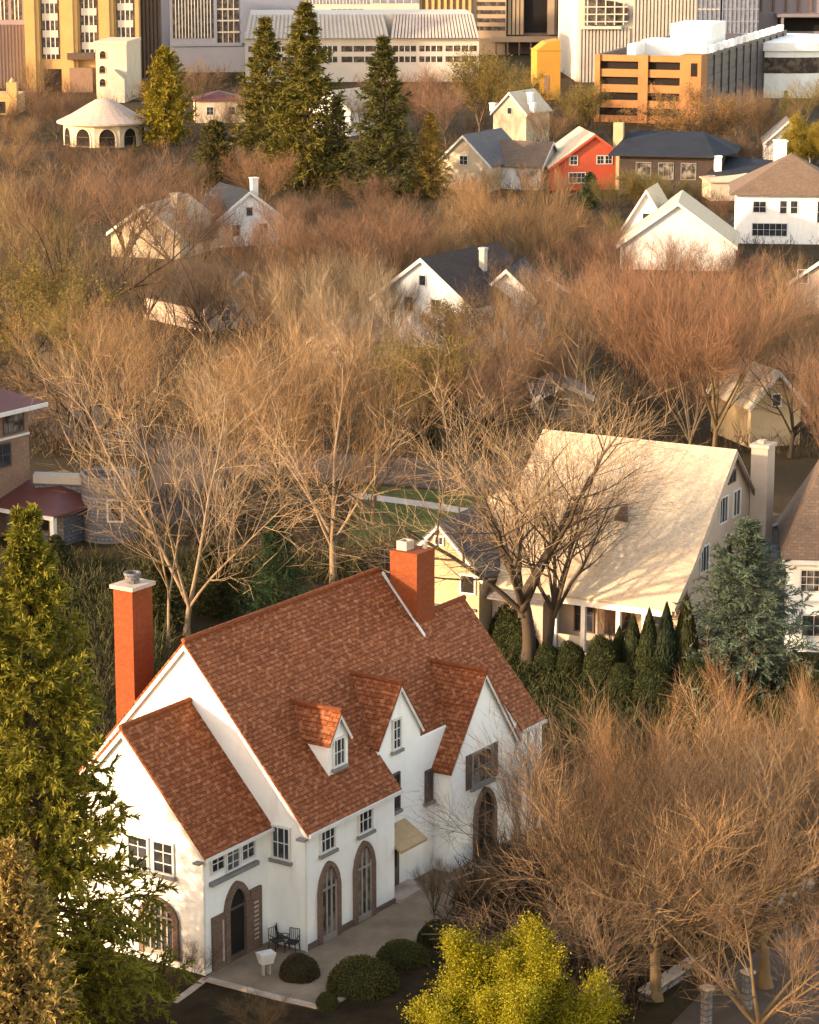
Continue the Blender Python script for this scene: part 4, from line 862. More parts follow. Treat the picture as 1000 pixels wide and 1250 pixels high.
def conifer_mesh(seed, H, Rm, nl, form='spruce', shoots=16, nd=8, droop=.25, nlen=.26, nw=.05, r_trunk=.28):
    global rng
    rng = np.random.default_rng(seed)
    tr = curve(np.zeros((1, 3)), np.array([[0, 0, 1.]]), np.ones(1) * H * .97, rng.normal(size=(1, 3)) * [.01, .01, 0], 8); trr = taper(np.ones(1) * r_trunk, np.ones(1) * .03, 8)
    zs = np.linspace(.05, .985, nl); zz, az, LL = [], [], []
    for i, z in enumerate(zs):
        k = int(5 + 4 * (1 - z)); a = rng.random() * 6.28 + np.arange(k) * 6.283 / k + rng.normal(size=k) * .25
        R_ = Rm * ((1 - z) ** .8 if form == 'spruce' else (1 - z) ** .6 * (.55 + .45 * math.sin(min(1, z * 3) * 1.57)))
        zz += [z * H + rng.normal() * .1 * H / nl for _ in range(k)]; az += list(a); LL += list(np.maximum(R_, .3) * (.62 + .55 * rng.random(k)))
    zz, az, LL = map(np.array, (zz, az, LL)); f = zz / H
    P = np.stack([0 * zz, 0 * zz, zz], -1); e = -droop + .75 * f ** 2 + rng.normal(size=len(f)) * .08
    D = unit(np.stack([np.cos(az), np.sin(az), e], -1)); B = np.stack([0 * zz, 0 * zz, .18 + .12 * rng.random(len(zz))], -1)
    br = curve(P, D, LL, B, 6, .012); brr = taper(.015 + .012 * LL, np.full(len(LL), .008), 6)
    P, D, r, t = sprout(br, brr, shoots, .15, 1, 50, -.12 if form == 'spruce' else .15)
    L = .30 * np.repeat(LL, shoots) * (1.15 - .75 * t) * (.6 + .7 * rng.random(len(t))) + .18
    sh = curve(P, D, L, np.array([0, 0, -.06]) + rng.normal(size=D.shape) * .08, 4); shr = taper(np.full(len(t), .014), np.full(len(t), .006), 4)
    P, D, r, t = sprout(sh, shr, nd, .05, 1.0, 38)
    ln = nlen * (.6 + .7 * rng.random(len(t))); q = curve(P, D, ln, rng.normal(size=D.shape) * .15, 2)
    qr = taper(np.full(len(t), nw), np.full(len(t), nw * .3), 2)
    tip = skin(q, qr, 1)
    return np_mesh('trunk', [skin(tr, trr, 9), skin(br, brr, 4)], 'bark', True), np_mesh('crown', [skin(sh, shr, 3), tip], 'needle')

TREES = {}
for k, (f, s) in enumerate((('vase', 11), ('vase', 12), ('oak', 13), ('oak', 14), ('fan', 15), ('fan', 16), ('multi', 17), ('sparse', 18), ('sparse', 19), ('dead', 20), ('limb', 21), ('limb', 22), ('twin', 23), ('twin', 26))):
    a, b, tw = bare_tree_mesh(s, f); TREES['%s%d' % (f, sum(1 for q in TREES if q.startswith(f)))] = (a, b, tw)
# budding and leafing trees: the same skeletons with small leaves
for nm, src, n, size, sp_ in (('bud0', 'vase0', 9000, .26, .16), ('bud1', 'oak0', 9000, .26, .16), ('leafy0', 'oak1', 130000, .21, .45)):
    a, b, (tw, ter) = TREES[src]
    me = np_mesh('leaves', [leafy(tw, n, size, sp_)], 'leaf'); TREES[nm] = (a, b, me)
CON = {
    'big': conifer_mesh(31, 20.0, 5.2, 30, shoots=22, nd=24, droop=.30, nlen=.22, nw=.042),
    'tall': conifer_mesh(32, 20.0, 5.0, 21, shoots=14, nd=9, droop=.22, nlen=.42, nw=.07),
    'tall2': conifer_mesh(37, 20.0, 4.7, 22, shoots=14, nd=9, droop=.28, nlen=.42, nw=.07),
    'spruce': conifer_mesh(33, 10.0, 3.8, 19, shoots=15, nd=14, droop=.10, nlen=.20, nw=.030, r_trunk=.16),
    'round': conifer_mesh(34, 12.0, 5.2, 18, 'pine', 14, 9, .0, .42, .08),
    'gold': conifer_mesh(35, 8.0, 2.3, 26, 'pine', 14, 10, -.45, .16, .035, .12),
}
def plant_thing(name, label, cat, p, H, base, parts, tint, bark, rot, wide=1.0, group=None, lean=(0, 0)):
    t = thing(name, label, cat, p, rot, group); t.rotation_euler = (lean[0], lean[1], rot); s = H / base; t.scale = (s * wide, s * wide, s)
    for nm, me, c in parts:
        o = bpy.data.objects.new(nm, me); col.objects.link(o); o.parent = t; o.color = (*c, 1)
    return t
TAN = (.135, .085, .044); PINK = (.115, .068, .041); ORNG = (.155, .096, .048); DUSK = (.088, .058, .036); OLIV = (.108, .084, .029); PALE = (.155, .110, .064); RED = (.128, .072, .043)
BK = dict(dark=(.030, .021, .014), mid=(.068, .046, .028), pale=(.165, .118, .074), gold=(.105, .070, .034), grey=(.042, .030, .021))  # gold: warm sunlight on the trunks put into the bark colour
nplant = 0
tone = random.Random(3)
def bare(px, py, top, form, tint, bk, label, wide=1.0, rot=None, lean=(0, 0), leaf=None, cat='tree', group='bare trees', name='bare_tree'):
    global nplant
    nplant += 1
    p = at(px, py); H = height_for(p, top); tr = TREES[form]; g_ = tone.uniform(.66, 1.32); wm_ = tone.uniform(.90, 1.12)   # no two trees quite the same tone
    tint = (tint[0] * g_, tint[1] * g_ * (wm_ ** -.4), tint[2] * g_ / wm_)
    parts = [('trunk', tr[0], BK[bk]), ('crown', tr[1], tint)]
    if leaf: parts.append(('leaves', tr[2], leaf))
    return plant_thing(name, label, cat, p, H, 16.0, parts, tint, bk, rot if rot is not None else (nplant * 2.399) % 6.283, wide, group, lean)
def conifer(px, py, top, form, tint, label, wide=1.0, name='conifer', bk='dark', group=None):
    global nplant
    nplant += 1
    p = at(px, py); H = height_for(p, top); base = dict(big=20, tall=20, tall2=20, spruce=10, round=12, gold=8)[form]
    return plant_thing(name, label, 'tree', p, H, base, [('trunk', CON[form][0], BK[bk]), ('crown', CON[form][1], tint)], tint, bk, nplant * 1.7 % 6.28, wide, group)

# --- evergreen and leafing trees
GRN = (.062, .082, .022); DKG = (.035, .052, .022); BLUE = (.072, .094, .062); YEL = (.16, .135, .025); GOLD = (.23, .155, .045)
conifer(52, 1262, 628, 'big', (.105, .098, .011), 'tall green conifer filling the lower left corner in front of the white gable', 1.05)
conifer(24, 1345, 1040, 'gold', (.205, .145, .042), 'short golden conifer at the lower left corner', 1.1)
conifer(908, 838, 640, 'spruce', BLUE, 'broad blue green spruce in front of the tan house gable', 1.5)
conifer(338, 765, 628, 'spruce', (.026, .048, .018), 'dark green spruce behind the clay tile ridge', .95)
conifer(326, 215, 25, 'tall', (.082, .070, .012), 'tall olive conifer, leftmost of the tall group below the ribbed building', 1.3)
conifer(375, 228, 6, 'tall2', (.078, .068, .011), 'tallest olive conifer, in the middle of the group below the ribbed building', 1.4)
conifer(468, 240, 48, 'tall', (.052, .050, .012), 'tall dark conifer right of the tallest one', 1.35)
conifer(525, 240, 138, 'tall2', (.20, .135, .030), 'shorter golden brown conifer at the right end of the tall conifer group', 1.5)
conifer(412, 232, 120, 'tall', (.032, .033, .010), 'dark shaded conifer low between the two tall ones', 1.3)
conifer(203, 178, 62, 'round', (.145, .112, .010), 'rounded yellow green pine beside the domed pavilion', .85, 'pine_tree')
conifer(262, 222, 150, 'round', (.060, .052, .014), 'dark olive pine left of the tall conifers', 1.2, 'pine_tree')
conifer(958, 158, 112, 'spruce', (.06, .085, .025), 'small pointed green conifer before the garage side', .9)
conifer(720, 255, 212, 'round', (.03, .05, .02), 'dark green bushy pine below the red gabled house', 1.0, 'pine_tree')
for x, y, tp, lab in ((196, 770, 690, 'dark evergreen behind the left brick chimney'), (262, 752, 668, 'dark evergreen right of the forked pale trunks'), (70, 705, 655, 'evergreen bush below the dark red porch roof'), (266, 512, 452, 'dark green conifer deep between bare crowns above the street'), (515, 548, 498, 'dark evergreen at the far kerb beside the street lawn'), (598, 548, 505, 'dark evergreen at the far kerb left of the tan ridge')):
    conifer(x, y, tp, 'round', (.036, .036, .012), lab, 1.3, 'evergreen_tree')
bare(618, 1300, 1122, 'leafy0', (.25, .2, .05), 'mid', 'round yellow green leafing tree at the bottom edge', 1.15, leaf=(.185, .165, .006), group=None, name='leafing_tree')
bare(990, 215, 132, 'leafy0', (.25, .2, .05), 'mid', 'yellow leafing tree at the right edge above the white hip roofed house', 1.1, leaf=(.20, .145, .02), group=None, name='leafing_tree')

# --- bare trees: (x, base y, top y, form, tint, bark, label, width)
for r in (
    (800, 1222, 812, 'oak0', TAN, 'gold', 'large bare tree with sunlit forked trunk nearest the driveway walls', 1.15),
    (737, 1242, 835, 'vase0', DUSK, 'gold', 'bare tree rising right behind the yellow green leafing tree', 1.0),
    (655, 1165, 880, 'sparse0', DUSK, 'dark', 'open bare tree in front of the white house entrance', 1.05),
    (935, 1205, 803, 'oak1', ORNG, 'gold', 'wide bare tree right of the forked trunk', 1.15),
    (1005, 1120, 805, 'vase0', ORNG, 'mid', 'bare tree with orange twigs entering at the right edge below the shingled house', .9),
    (990, 1185, 835, 'vase1', DUSK, 'mid', 'bare tree cut by the lower right edge', .95),
    (775, 1090, 812, 'fan0', (.20, .108, .047), 'mid', 'bare tree with dense orange twigs below the dark round shrubs', .75),
    (935, 1060, 792, 'fan1', (.19, .104, .048), 'mid', 'bare tree with dense orange twigs below the blue green spruce', .85),
    (640, 1050, 838, 'multi0', PINK, 'mid', 'pinkish bare tree hiding the right corner of the white house', .8),
    (645, 812, 400, 'twin0', PALE, 'grey', 'tall bare tree with two grey trunks before the tan house', 1.4),
    (666, 806, 455, 'twin1', DUSK, 'grey', 'twin trunk bare tree just right of the taller one before the tan house', .95),
    (228, 775, 335, 'limb0', PALE, 'pale', 'tall bare tree with pale forked trunk behind the left chimney', .85),
    (206, 790, 520, 'dead0', PALE, 'pale', 'pale leaning dead tree behind the left chimney', .8),
    (112, 575, 330, 'oak0', TAN, 'dark', 'spreading dark stemmed bare tree behind the round stone tower', 1.0),
    (285, 655, 365, 'vase1', ORNG, 'mid', 'bare tree with tan twigs over the street left of centre', .85),
    (408, 712, 330, 'sparse1', ORNG, 'pale', 'multi stemmed bare tree just above the clay tile ridge', .9),
    (345, 640, 345, 'vase1', ORNG, 'mid', 'bare tree left of the multi stemmed one', .85),
    (455, 640, 395, 'vase0', ORNG, 'mid', 'bare tree above the square brick chimney', .8),
    (520, 560, 395, 'bud0', OLIV, 'mid', 'budding olive tree behind the street lawn', 1.1),
    (590, 565, 370, 'vase1', PINK, 'mid', 'bare tree behind the street left of the tan house', .9),
    (635, 530, 340, 'fan1', TAN, 'mid', 'bare tree behind the left end of the tan roof', .9),
    (718, 560, 415, 'sparse1', PALE, 'pale', 'pale stemmed small tree just behind the tan ridge', 1.05),
    (775, 540, 290, 'vase0', RED, 'mid', 'tall reddish bare tree behind the middle of the tan ridge', .95),
    (842, 552, 288, 'fan0', RED, 'pale', 'bare tree with paired pale stems behind the tan ridge', .95),
    (872, 556, 292, 'vase1', RED, 'gold', 'bare tree with leaning sunlit stem behind the tan gable', 1.0),
    (925, 520, 300, 'fan1', TAN, 'mid', 'bare tree behind the tan chimney', .9),
    (965, 560, 340, 'oak0', DUSK, 'dark', 'dark trunked bare tree at the right above the shingled house', .85),
    (1005, 600, 400, 'vase0', PINK, 'mid', 'pinkish bare tree at the right edge beside the tall brown roof', .8),
    (715, 485, 300, 'vase1', TAN, 'mid', 'bare tree above the tan ridge left part', .9),
    (38, 470, 285, 'bud1', OLIV, 'dark', 'olive budding tree above the brick house', 1.15),
    (98, 440, 160, 'oak1', TAN, 'dark', 'big dark limbed bare tree at upper left', 1.0),
    (-8, 430, 200, 'oak0', OLIV, 'dark', 'olive tinged bare tree cut by the left edge', 1.0),
    (225, 440, 300, 'oak0', PALE, 'dark', 'bare tree below the glowing cream house', 1.05),
    (265, 450, 240, 'oak1', DUSK, 'dark', 'dark limbed bare tree beside the blue grey roof', .85),
    (345, 470, 300, 'vase0', TAN, 'mid', 'bare tree right of the dark brown roof', .95),
    (390, 480, 290, 'fan1', PALE, 'pale', 'upright pale twigged tree left of the white cottage', .8),
    (452, 500, 305, 'sparse1', PALE, 'pale', 'thin pale bare tree left of the white gabled house', .95),
    (500, 480, 350, 'vase1', TAN, 'mid', 'bare tree in front of the white gabled house', .85),
    (555, 475, 352, 'bud0', OLIV, 'dark', 'budding tree below the white gabled house', 1.1),
    (608, 480, 290, 'sparse0', DUSK, 'dark', 'dark bare tree crossing the dark shingle roof', .85),
    (665, 470, 330, 'vase0', PINK, 'mid', 'bare tree right of the blue grey gabled house', .9),
    (15, 330, 195, 'vase0', TAN, 'dark', 'upper left bare tree beside the left edge', 1.0),
    (65, 330, 180, 'fan0', PINK, 'mid', 'pinkish bare tree below the domed pavilion left side', 1.1),
    (150, 340, 158, 'vase1', PINK, 'dark', 'wide pinkish bare tree below the domed pavilion', 1.15),
    (205, 345, 185, 'oak0', PINK, 'dark', 'bare tree left of the glowing cream house', 1.0),
    (245, 330, 225, 'fan1', PINK, 'mid', 'low bare tree left of the blue grey roof', 1.1),
    (345, 360, 235, 'fan0', PINK, 'mid', 'bare tree right of the blue grey roof', 1.15),
    (395, 370, 240, 'vase1', PINK, 'mid', 'pinkish bare tree below the tallest conifers', 1.1),
    (440, 375, 238, 'fan1', PINK, 'mid', 'dense bare tree below the dark conifer', 1.1),
    (490, 380, 240, 'vase0', PINK, 'mid', 'bare tree below the golden brown conifer', 1.1),
    (545, 370, 235, 'fan0', TAN, 'mid', 'bare tree above the dark shingle roof', 1.0),
    (622, 365, 182, 'fan1', ORNG, 'mid', 'tall broom shaped orange tree left of the brown roofed house', .95),
    (668, 370, 225, 'vase1', TAN, 'mid', 'bare tree below the brown roofed house', 1.0),
    (715, 370, 245, 'fan0', RED, 'mid', 'reddish bare tree below the red gabled house', 1.0),
    (755, 375, 268, 'vase0', RED, 'mid', 'reddish bare tree left of the broad cream gable', 1.0),
    (800, 400, 285, 'fan1', RED, 'mid', 'reddish bare tree before the broad cream gable', 1.1),
    (860, 390, 278, 'vase1', RED, 'mid', 'reddish bare tree right of the broad cream gable', 1.1),
    (905, 385, 280, 'fan0', RED, 'mid', 'reddish bare tree below the white hip roofed house', 1.1),
    (955, 400, 296, 'oak1', TAN, 'dark', 'bare tree before the white hip roofed house', .9),
    (18, 235, 150, 'vase1', TAN, 'mid', 'bare tree below the low golden building', 1.1),
    (325, 255, 170, 'fan1', RED, 'mid', 'small reddish bare tree before the tall conifers', 1.1),
    (375, 300, 215, 'fan0', RED, 'mid', 'low reddish tree before the tall conifers', 1.2),
    (575, 285, 205, 'vase0', TAN, 'mid', 'bare tree below the grey roofed cream gable', 1.1),
    (655, 270, 190, 'vase1', TAN, 'mid', 'bare tree in front of the brown roofed house', .8),
    (775, 265, 200, 'bud0', OLIV, 'mid', 'olive bush like tree below the dark roofed house', 1.1),
    (835, 262, 205, 'fan1', OLIV, 'mid', 'olive brown tree at the corner of the dark roofed house', 1.1),
    (880, 275, 225, 'fan0', RED, 'mid', 'small reddish tree left of the hip roofed house', 1.2),
    (70, 170, 88, 'fan1', PINK, 'mid', 'round pinkish tree left of the cream building', 1.3),
    (112, 165, 112, 'fan0', PINK, 'mid', 'low pinkish tree before the cream building', 1.3),
    (42, 150, 60, 'vase0', TAN, 'dark', 'bare tree before the golden tower left pilaster', .8),
    (240, 150, 52, 'vase1', TAN, 'mid', 'bare tree before the blue grey building', 1.1),
    (285, 175, 110, 'vase0', TAN, 'mid', 'bare tree left of the tallest conifers', 1.0),
    (512, 165, 66, 'fan0', RED, 'mid', 'reddish purple tree below the ribbed roof', 1.0),
    (545, 180, 85, 'vase1', RED, 'mid', 'reddish tree left of the little yellow cottage', 1.0),
    (585, 170, 50, 'bud0', OLIV, 'mid', 'yellowish budding tree before the tan office', 1.1),
    (640, 150, 75, 'bud1', OLIV, 'mid', 'yellowish budding tree left of the saffron wall', 1.1),
    (715, 180, 92, 'bud0', OLIV, 'dark', 'olive tree with a dark trunk before the striped tower', 1.0),
    (668, 185, 120, 'fan1', TAN, 'mid', 'bare tree right of the little yellow cottage', 1.0),
    (838, 192, 90, 'bud1', ORNG, 'mid', 'big orange brown tree before the garage corner', 1.3),
    (868, 190, 92, 'oak0', TAN, 'dark', 'big bare tree before the shaded garage side', 1.15),
    (925, 180, 100, 'vase0', TAN, 'mid', 'bare tree before the far shaded garage side', 1.0),
    (985, 165, 82, 'vase1', OLIV, 'mid', 'olive tree at the right edge above the yellow leafing tree', 1.1),
    (905, 225, 150, 'fan1', PINK, 'mid', 'bare tree right of the dark roofed house', .9),
    (190, 565, 372, 'limb1', PALE, 'mid', 'open bare tree beyond the street above the left chimney', .95),
    (255, 560, 392, 'sparse1', PALE, 'mid', 'bare tree at the far kerb left of the multi stemmed tree', .9),
    (318, 565, 378, 'vase0', TAN, 'mid', 'bare tree on the far side of the street, above the dark green spruce', .9),
    (375, 555, 368, 'sparse0', TAN, 'mid', 'bare tree at the far kerb behind the multi stemmed tree', 1.0),
    (558, 525, 352, 'sparse0', PINK, 'dark', 'bare tree directly right of the budding olive tree', 1.0),
    (612, 545, 402, 'multi0', TAN, 'mid', 'low bare tree at the left end of the tan ridge', 1.0),
    (680, 528, 392, 'vase0', PINK, 'mid', 'bare tree left of the pale stemmed small tree', .9),
    (812, 525, 330, 'vase1', RED, 'mid', 'reddish bare tree left of the paired pale stems', .95),
    (140, 520, 352, 'vase0', TAN, 'dark', 'bare tree with dark stem above the round stone tower', 1.0),
    (70, 515, 352, 'sparse0', OLIV, 'dark', 'bare tree above the dark red hip roof', 1.0),
    (178, 410, 268, 'vase1', TAN, 'dark', 'bare tree just below the glowing cream house', 1.0),
    (312, 415, 285, 'fan1', DUSK, 'dark', 'dusky bare tree over the white barge boards', 1.0),
    (422, 432, 292, 'vase0', PALE, 'mid', 'bare tree directly above the small white cottage', .95),
    (478, 425, 302, 'fan0', PALE, 'mid', 'pale brushy tree touching the left rake of the white gable', .85),
    (585, 445, 318, 'sparse1', DUSK, 'dark', 'thin dusky tree before the dark shingle roof', .9),
    (640, 440, 308, 'sparse0', PALE, 'pale', 'pale thin tree before the blue grey gabled house', .85),
    (690, 435, 292, 'fan0', RED, 'mid', 'reddish brush tree right of the white fragmentary cottage', 1.0),
    (740, 445, 300, 'vase1', RED, 'mid', 'reddish bare tree in the thicket, below the small steep pointed gable', 1.0),
    (828, 455, 302, 'fan1', RED, 'mid', 'reddish bare tree in the thicket, straight below the broad cream gable', 1.0),
    (886, 455, 308, 'vase0', RED, 'mid', 'reddish bare tree in the thicket, below the left corner of the hip roofed house', 1.0),
    (942, 465, 322, 'fan0', TAN, 'mid', 'bare tree in the thicket, above the tan chimney', 1.0),
    (992, 480, 345, 'vase1', TAN, 'dark', 'bare tree at the right edge above the tall brown roof', 1.0),
    (105, 300, 188, 'fan0', PINK, 'mid', 'pinkish tree above the big dark limbed one', 1.1),
    (185, 290, 200, 'fan1', PINK, 'mid', 'pinkish tree above the glowing cream house', 1.1),
    (352, 312, 222, 'vase1', RED, 'mid', 'reddish tree below the tall conifer group left end', 1.2),
    (420, 318, 230, 'fan0', PINK, 'mid', 'pinkish tree below the dark shaded conifer', 1.2),
    (470, 322, 226, 'vase0', PINK, 'mid', 'pinkish tree below the dark right hand conifer', 1.2),
    (522, 322, 222, 'fan1', TAN, 'mid', 'tan tree below the golden brown conifer foot', 1.2),
    (592, 322, 216, 'vase1', TAN, 'mid', 'tan tree left of the tall broom shaped tree', 1.1),
    (695, 320, 240, 'fan1', TAN, 'mid', 'tan tree right of the tall broom shaped tree', 1.1),
    (745, 318, 250, 'fan0', OLIV, 'mid', 'olive tan tree above the small pointed gable', 1.1),
    (868, 325, 268, 'multi0', RED, 'mid', 'low reddish tree on the right slope of the broad cream gable', 1.3),
    (30, 195, 130, 'vase1', TAN, 'mid', 'tree between the golden pier and the domed pavilion', 1.2),
    (92, 220, 164, 'fan1', PINK, 'mid', 'low tree before the domed pavilion left arch', 1.3),
    (155, 232, 168, 'fan0', PINK, 'mid', 'low tree before the domed pavilion right arch', 1.3),
    (240, 250, 192, 'vase0', DUSK, 'mid', 'dusky tree below the yellow green pine', 1.2),
    (302, 225, 168, 'vase1', PINK, 'mid', 'pinkish tree left of the leftmost tall conifer foot', 1.1),
    (455, 262, 202, 'fan1', RED, 'mid', 'reddish tree at the foot of the dark right hand conifer', 1.2),
    (600, 240, 185, 'multi0', TAN, 'mid', 'tan tree left of the white chimney stacks', 1.2),
    (640, 232, 188, 'fan0', PINK, 'mid', 'pinkish low tree before the brown roofed house', 1.2),
    (692, 250, 205, 'vase1', TAN, 'mid', 'tan tree left of the dark bushy pine', 1.1),
    (745, 262, 208, 'fan1', OLIV, 'mid', 'olive tan tree right of the dark bushy pine', 1.2),
    (800, 268, 206, 'vase0', OLIV, 'mid', 'olive tan tree under the dark roof eave', 1.1),
    (858, 258, 215, 'multi0', PINK, 'mid', 'pinkish tree under the lower blue black wing', 1.2),
    (8, 168, 110, 'fan0', PINK, 'mid', 'pinkish tree under the golden pier at the left edge', 1.3),
    (182, 140, 92, 'vase0', TAN, 'mid', 'tan tree between the cream building and the yellow green pine', 1.2),
    (302, 150, 98, 'fan1', TAN, 'mid', 'tan tree behind the leftmost tall conifer', 1.2),
    (440, 172, 100, 'vase1', DUSK, 'mid', 'dusky tree between the two tall conifers on the right', 1.2),
    (488, 150, 78, 'fan1', RED, 'mid', 'reddish purple tree touching the dark right hand conifer', 1.2),
    (535, 145, 72, 'vase0', RED, 'mid', 'reddish purple tree under the right end of the ribbed roof', 1.2),
    (612, 132, 66, 'fan0', OLIV, 'mid', 'olive tree under the tan office podium', 1.2),
    (692, 152, 98, 'vase1', OLIV, 'mid', 'olive tree right of the saffron wall', 1.2),
    (905, 178, 98, 'vase1', TAN, 'mid', 'tan tree before the middle of the shaded garage side', 1.2),
    (945, 180, 112, 'fan1', TAN, 'mid', 'tan tree left of the small pointed green conifer', 1.2),
    (300, 350, 238, 'fan0', PINK, 'mid', 'pinkish tree over the front of the blue grey roofed house', 1.1),
    (425, 475, 335, 'sparse0', TAN, 'mid', 'bare tree in front of the small white cottage', .95),
    (250, 430, 305, 'vase0', TAN, 'dark', 'bare tree left of the dark brown roof', 1.0),
    (820, 378, 272, 'vase0', RED, 'mid', 'reddish tree over the middle of the broad cream gable', .9),
    (708, 1258, 1010, 'sparse0', DUSK, 'gold', 'low tangled bare tree between the leafing tree and the forked trunk', 1.4),
    (940, 1290, 1000, 'oak0', DUSK, 'gold', 'open bare tree over the driveway in the lower right corner', 1.2),
    (850, 1190, 960, 'oak1', DUSK, 'gold', 'spreading bare tree just behind the forked trunk', 1.3),
    (1004, 150, 86, 'vase0', OLIV, 'dark', 'dark olive tree cut by the right edge under the garage', 1.2),
):
    lf = (.125, .088, .022) if r[3].startswith('bud') else None
    if r[3] == 'bud1' and r[4] is ORNG: lf = (.165, .09, .028)
    bare(*r[:7], wide=r[7], leaf=lf)

# --- clipped shrubs, hedges, arborvitae
def shrub_mesh(seed, n, size, prof='ball'):
    global rng
    rng = np.random.default_rng(seed)
    d = unit(rng.normal(size=(n, 3))); d[:, 2] = np.abs(d[:, 2]) * 1.0 - .15 * (rng.random(n) < .3)
    k = 1 + .06 * np.sin(d[:, :1] * 5 + seed) * np.cos(d[:, 1:2] * 4) + rng.normal(size=(n, 1)) * .035
    if prof == 'cone':
        z = rng.random((n, 1)) ** 1.3; a = rng.random((n, 1)) * 6.283; r = (np.sin(np.minimum(1, z * 4.5) * 1.57) * (1 - z) ** .75) * (1.25 + .1 * rng.normal(size=(n, 1)))
        C = np.concatenate([r * np.cos(a), r * np.sin(a), z], 1)
    else: C = d * k
    return np_mesh('foliage', [leaf_quads(C, size, .7)], 'leaf')
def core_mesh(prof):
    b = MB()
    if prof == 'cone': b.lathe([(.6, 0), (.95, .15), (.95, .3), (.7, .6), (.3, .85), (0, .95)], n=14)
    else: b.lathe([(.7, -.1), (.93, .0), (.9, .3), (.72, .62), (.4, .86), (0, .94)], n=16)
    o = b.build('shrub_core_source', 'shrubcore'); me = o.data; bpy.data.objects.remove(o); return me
SHR = {'ball': (shrub_mesh(41, 9000, .06), core_mesh('ball')), 'cone': (shrub_mesh(42, 7000, .10, 'cone'), core_mesh('cone'))}
def shrub(px, py, wpx, htop, form, tint, label, name='round_shrub', cat='shrub', group=None, deep=1.0):
    p = at(px, py); s = px_per_m(p); t = thing(name, label, cat, p, 0.6 * px, group)
    H = height_for(p, htop); w = wpx / s / 2; 
    if form == 'ball': t.scale = (w, w * deep, H); t.rotation_euler = (0, 0, R(10))
    else: t.scale = (w, w, H)
    for nm, me, c in (('foliage', SHR[form][0], tint), ('stem', SHR[form][1], (.03, .03, .015))):  # the stem part is a solid dark core inside the leaves
        o = bpy.data.objects.new(nm, me); col.objects.link(o); o.parent = t; o.color = (*c, 1)
    return t
BX = (.060, .054, .013)
shrub(365, 1192, 48, 1166, 'ball', (.062, .042, .02), 'small brownish round shrub beside the white planter')
shrub(441, 1208, 86, 1170, 'ball', BX, 'largest clipped round shrub at the edge of the terrace', deep=.8)
shrub(490, 1176, 66, 1149, 'ball', BX, 'clipped round shrub left of the yellow green leafing tree', deep=.7)
shrub(399, 1229, 28, 1212, 'ball', BX, 'tiny clipped shrub in front of the largest one')
shrub(540, 1150, 64, 1124, 'ball', (.03, .028, .011), 'dark clipped shrub behind the yellow green leafing tree', deep=.6)
for x, y, w_, tp, f, lab in ((696, 820, 40, 784, 'ball', 'round dark shrub beside the twin grey trunks'), (735, 834, 48, 778, 'ball', 'larger round dark shrub before the porch'),
                             (755, 828, 26, 766, 'cone', 'shortest pointed evergreen, at the left end of the row before the porch'), (772, 832, 30, 752, 'cone', 'second pointed evergreen from the left in the row before the porch'), (791, 836, 32, 745, 'cone', 'tall pointed evergreen in the middle of the row before the porch'),
                             (812, 838, 33, 738, 'cone', 'very dark pointed evergreen at the porch corner'), (796, 856, 54, 806, 'ball', 'low dark shrub in front of the pointed evergreens'),
                             (836, 836, 36, 728, 'cone', 'olive pointed evergreen at the tan gable corner'), (850, 858, 52, 806, 'ball', 'dark shrub left of the blue green spruce foot'),
                             (985, 850, 60, 800, 'ball', 'dark green shrub below the shingled house'), (640, 805, 38, 770, 'ball', 'green shrub at the foot of the grey trunks'), (668, 818, 34, 786, 'ball', 'small dark shrub right of the grey trunks'),
                             (628, 788, 66, 738, 'ball', 'wide dark hedge shrub left of the porch'), (596, 778, 50, 738, 'ball', 'dark hedge shrub beside the garage wall'), (760, 852, 44, 812, 'ball', 'low green shrub in front of the larger round one')):
    shrub(x, y, w_, tp, f, ((.028, .033, .010) if 'olive' not in lab else (.042, .037, .011)) if 'very' not in lab else (.018, .026, .014), lab, 'pointed_evergreen' if f == 'cone' else 'round_shrub', group='shrubs before the tan house')
bare(236, 1200, 1140, 'fan1', DUSK, 'dark', 'small leafless shrub at the white wing corner', 1.0, cat='shrub', group=None, name='bare_shrub')
bare(745, 800, 690, 'multi0', RED, 'dark', 'reddish bare shrub in front of the porch', .7, cat='shrub', group=None, name='bare_shrub')
bare(530, 1120, 1030, 'fan0', DUSK, 'dark', 'leafless shrub climbing beside the entrance hood', .8, cat='shrub', group=None, name='bare_shrub')
bare(575, 1115, 1040, 'fan1', TAN, 'dark', 'leafless shrub under the third gable', 1.1, cat='shrub', group=None, name='bare_shrub')
bare(320, 1262, 1205, 'fan1', ORNG, 'dark', 'rust coloured shrub at the bottom edge below the planter', 1.4, cat='shrub', group=None, name='bare_shrub')

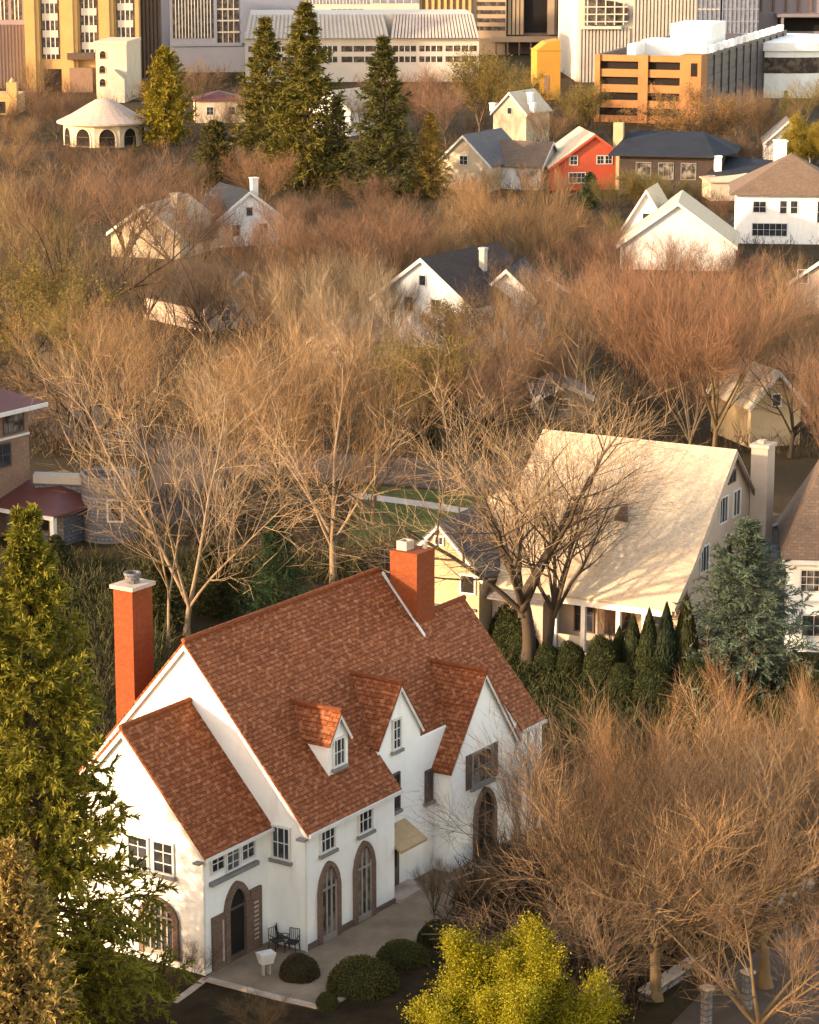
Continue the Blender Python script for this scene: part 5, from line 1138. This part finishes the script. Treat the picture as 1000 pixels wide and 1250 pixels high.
# --- undergrowth: brush nobody could count
rng = np.random.default_rng(5)
def bush_field(name, n, ylo, yhi, xlo, xhi, hmin, hmax, k, tint, keep):
    P = []
    while len(P) < n:
        x, y = rng.uniform(xlo, xhi), rng.uniform(ylo, yhi)
        if keep(x, y): q = at(x, y); P.append((q.x, q.y, 0))
    P = np.array(P); s = np.repeat(P, k, 0); N_ = len(s)
    D = unit(np.concatenate([rng.normal(size=(N_, 2)) * .55, np.ones((N_, 1))], 1)); L = np.repeat(rng.uniform(hmin, hmax, n), k) * (.5 + .6 * rng.random(N_))
    s = s + rng.normal(size=s.shape) * [.5, .5, 0]
    q = curve(s, D, L, rng.normal(size=D.shape) * .2, 3); r = taper(np.full(N_, .03), np.full(N_, .012), 3)
    P2, D2, r2, t2 = sprout(q, r, 4, .3, 1, 35, .3); f = curve(P2, D2, .3 * np.repeat(L, 4), rng.normal(size=D2.shape) * .1, 2)
    me = np_mesh(name, [skin(q, r, 1), skin(f, taper(np.full(len(P2), .022), np.full(len(P2), .01), 2), 1)], 'twig')
    o = bpy.data.objects.new(name, me); col.objects.link(o); o.color = (*tint, 1); return tag(o, kind='stuff')
def keep_mid(x, y):
    if 545 < y < 605 and 150 < x < 660: return False
    if 590 < y < 660 and 440 < x < 620: return False
    if y > 560 and (x < 175 or x > 500) and y < 700: return False
    return True
bush_field('undergrowth', 2600, 232, 700, -40, 1040, .8, 2.2, 7, (.046, .032, .018), keep_mid)  # brush colour darkened to paint the shade in gaps between crowns
bush_field('undergrowth', 900, 690, 830, -20, 640, .6, 1.8, 8, (.038, .036, .013), lambda x, y: x < 200 or (y < 745 and x < 330) or (y < 712 and x < 450))
bush_field('undergrowth', 260, 820, 930, -10, 150, .8, 1.8, 8, (.040, .034, .014), lambda x, y: True)
bush_field('undergrowth', 1500, 1040, 1250, 560, 1040, .4, 1.3, 8, (.040, .028, .015), lambda x, y: (y - 1222) < -.66 * (x - 786) - 6 and y > 1040 and x > 560 + max(0, 1120 - y) * .5)  # same painted shade under the foreground crowns
bush_field('undergrowth', 1700, 92, 240, -40, 1040, 1.2, 3.2, 7, (.050, .030, .014), lambda x, y: not (660 < x < 900 and y > 190) and not (720 < x and y < 150))
bush_field('ground_cover', 1700, 800, 935, 590, 1010, .3, .8, 8, (.028, .030, .010), lambda x, y: y > 812 + (x - 690) * .12 or x < 690)
#bush_field('leaf_litter', 700, 1180, 1255, 200, 520, .08, .25, 6, (.17, .10, .055), lambda x, y: y > 1232 or x < 240)
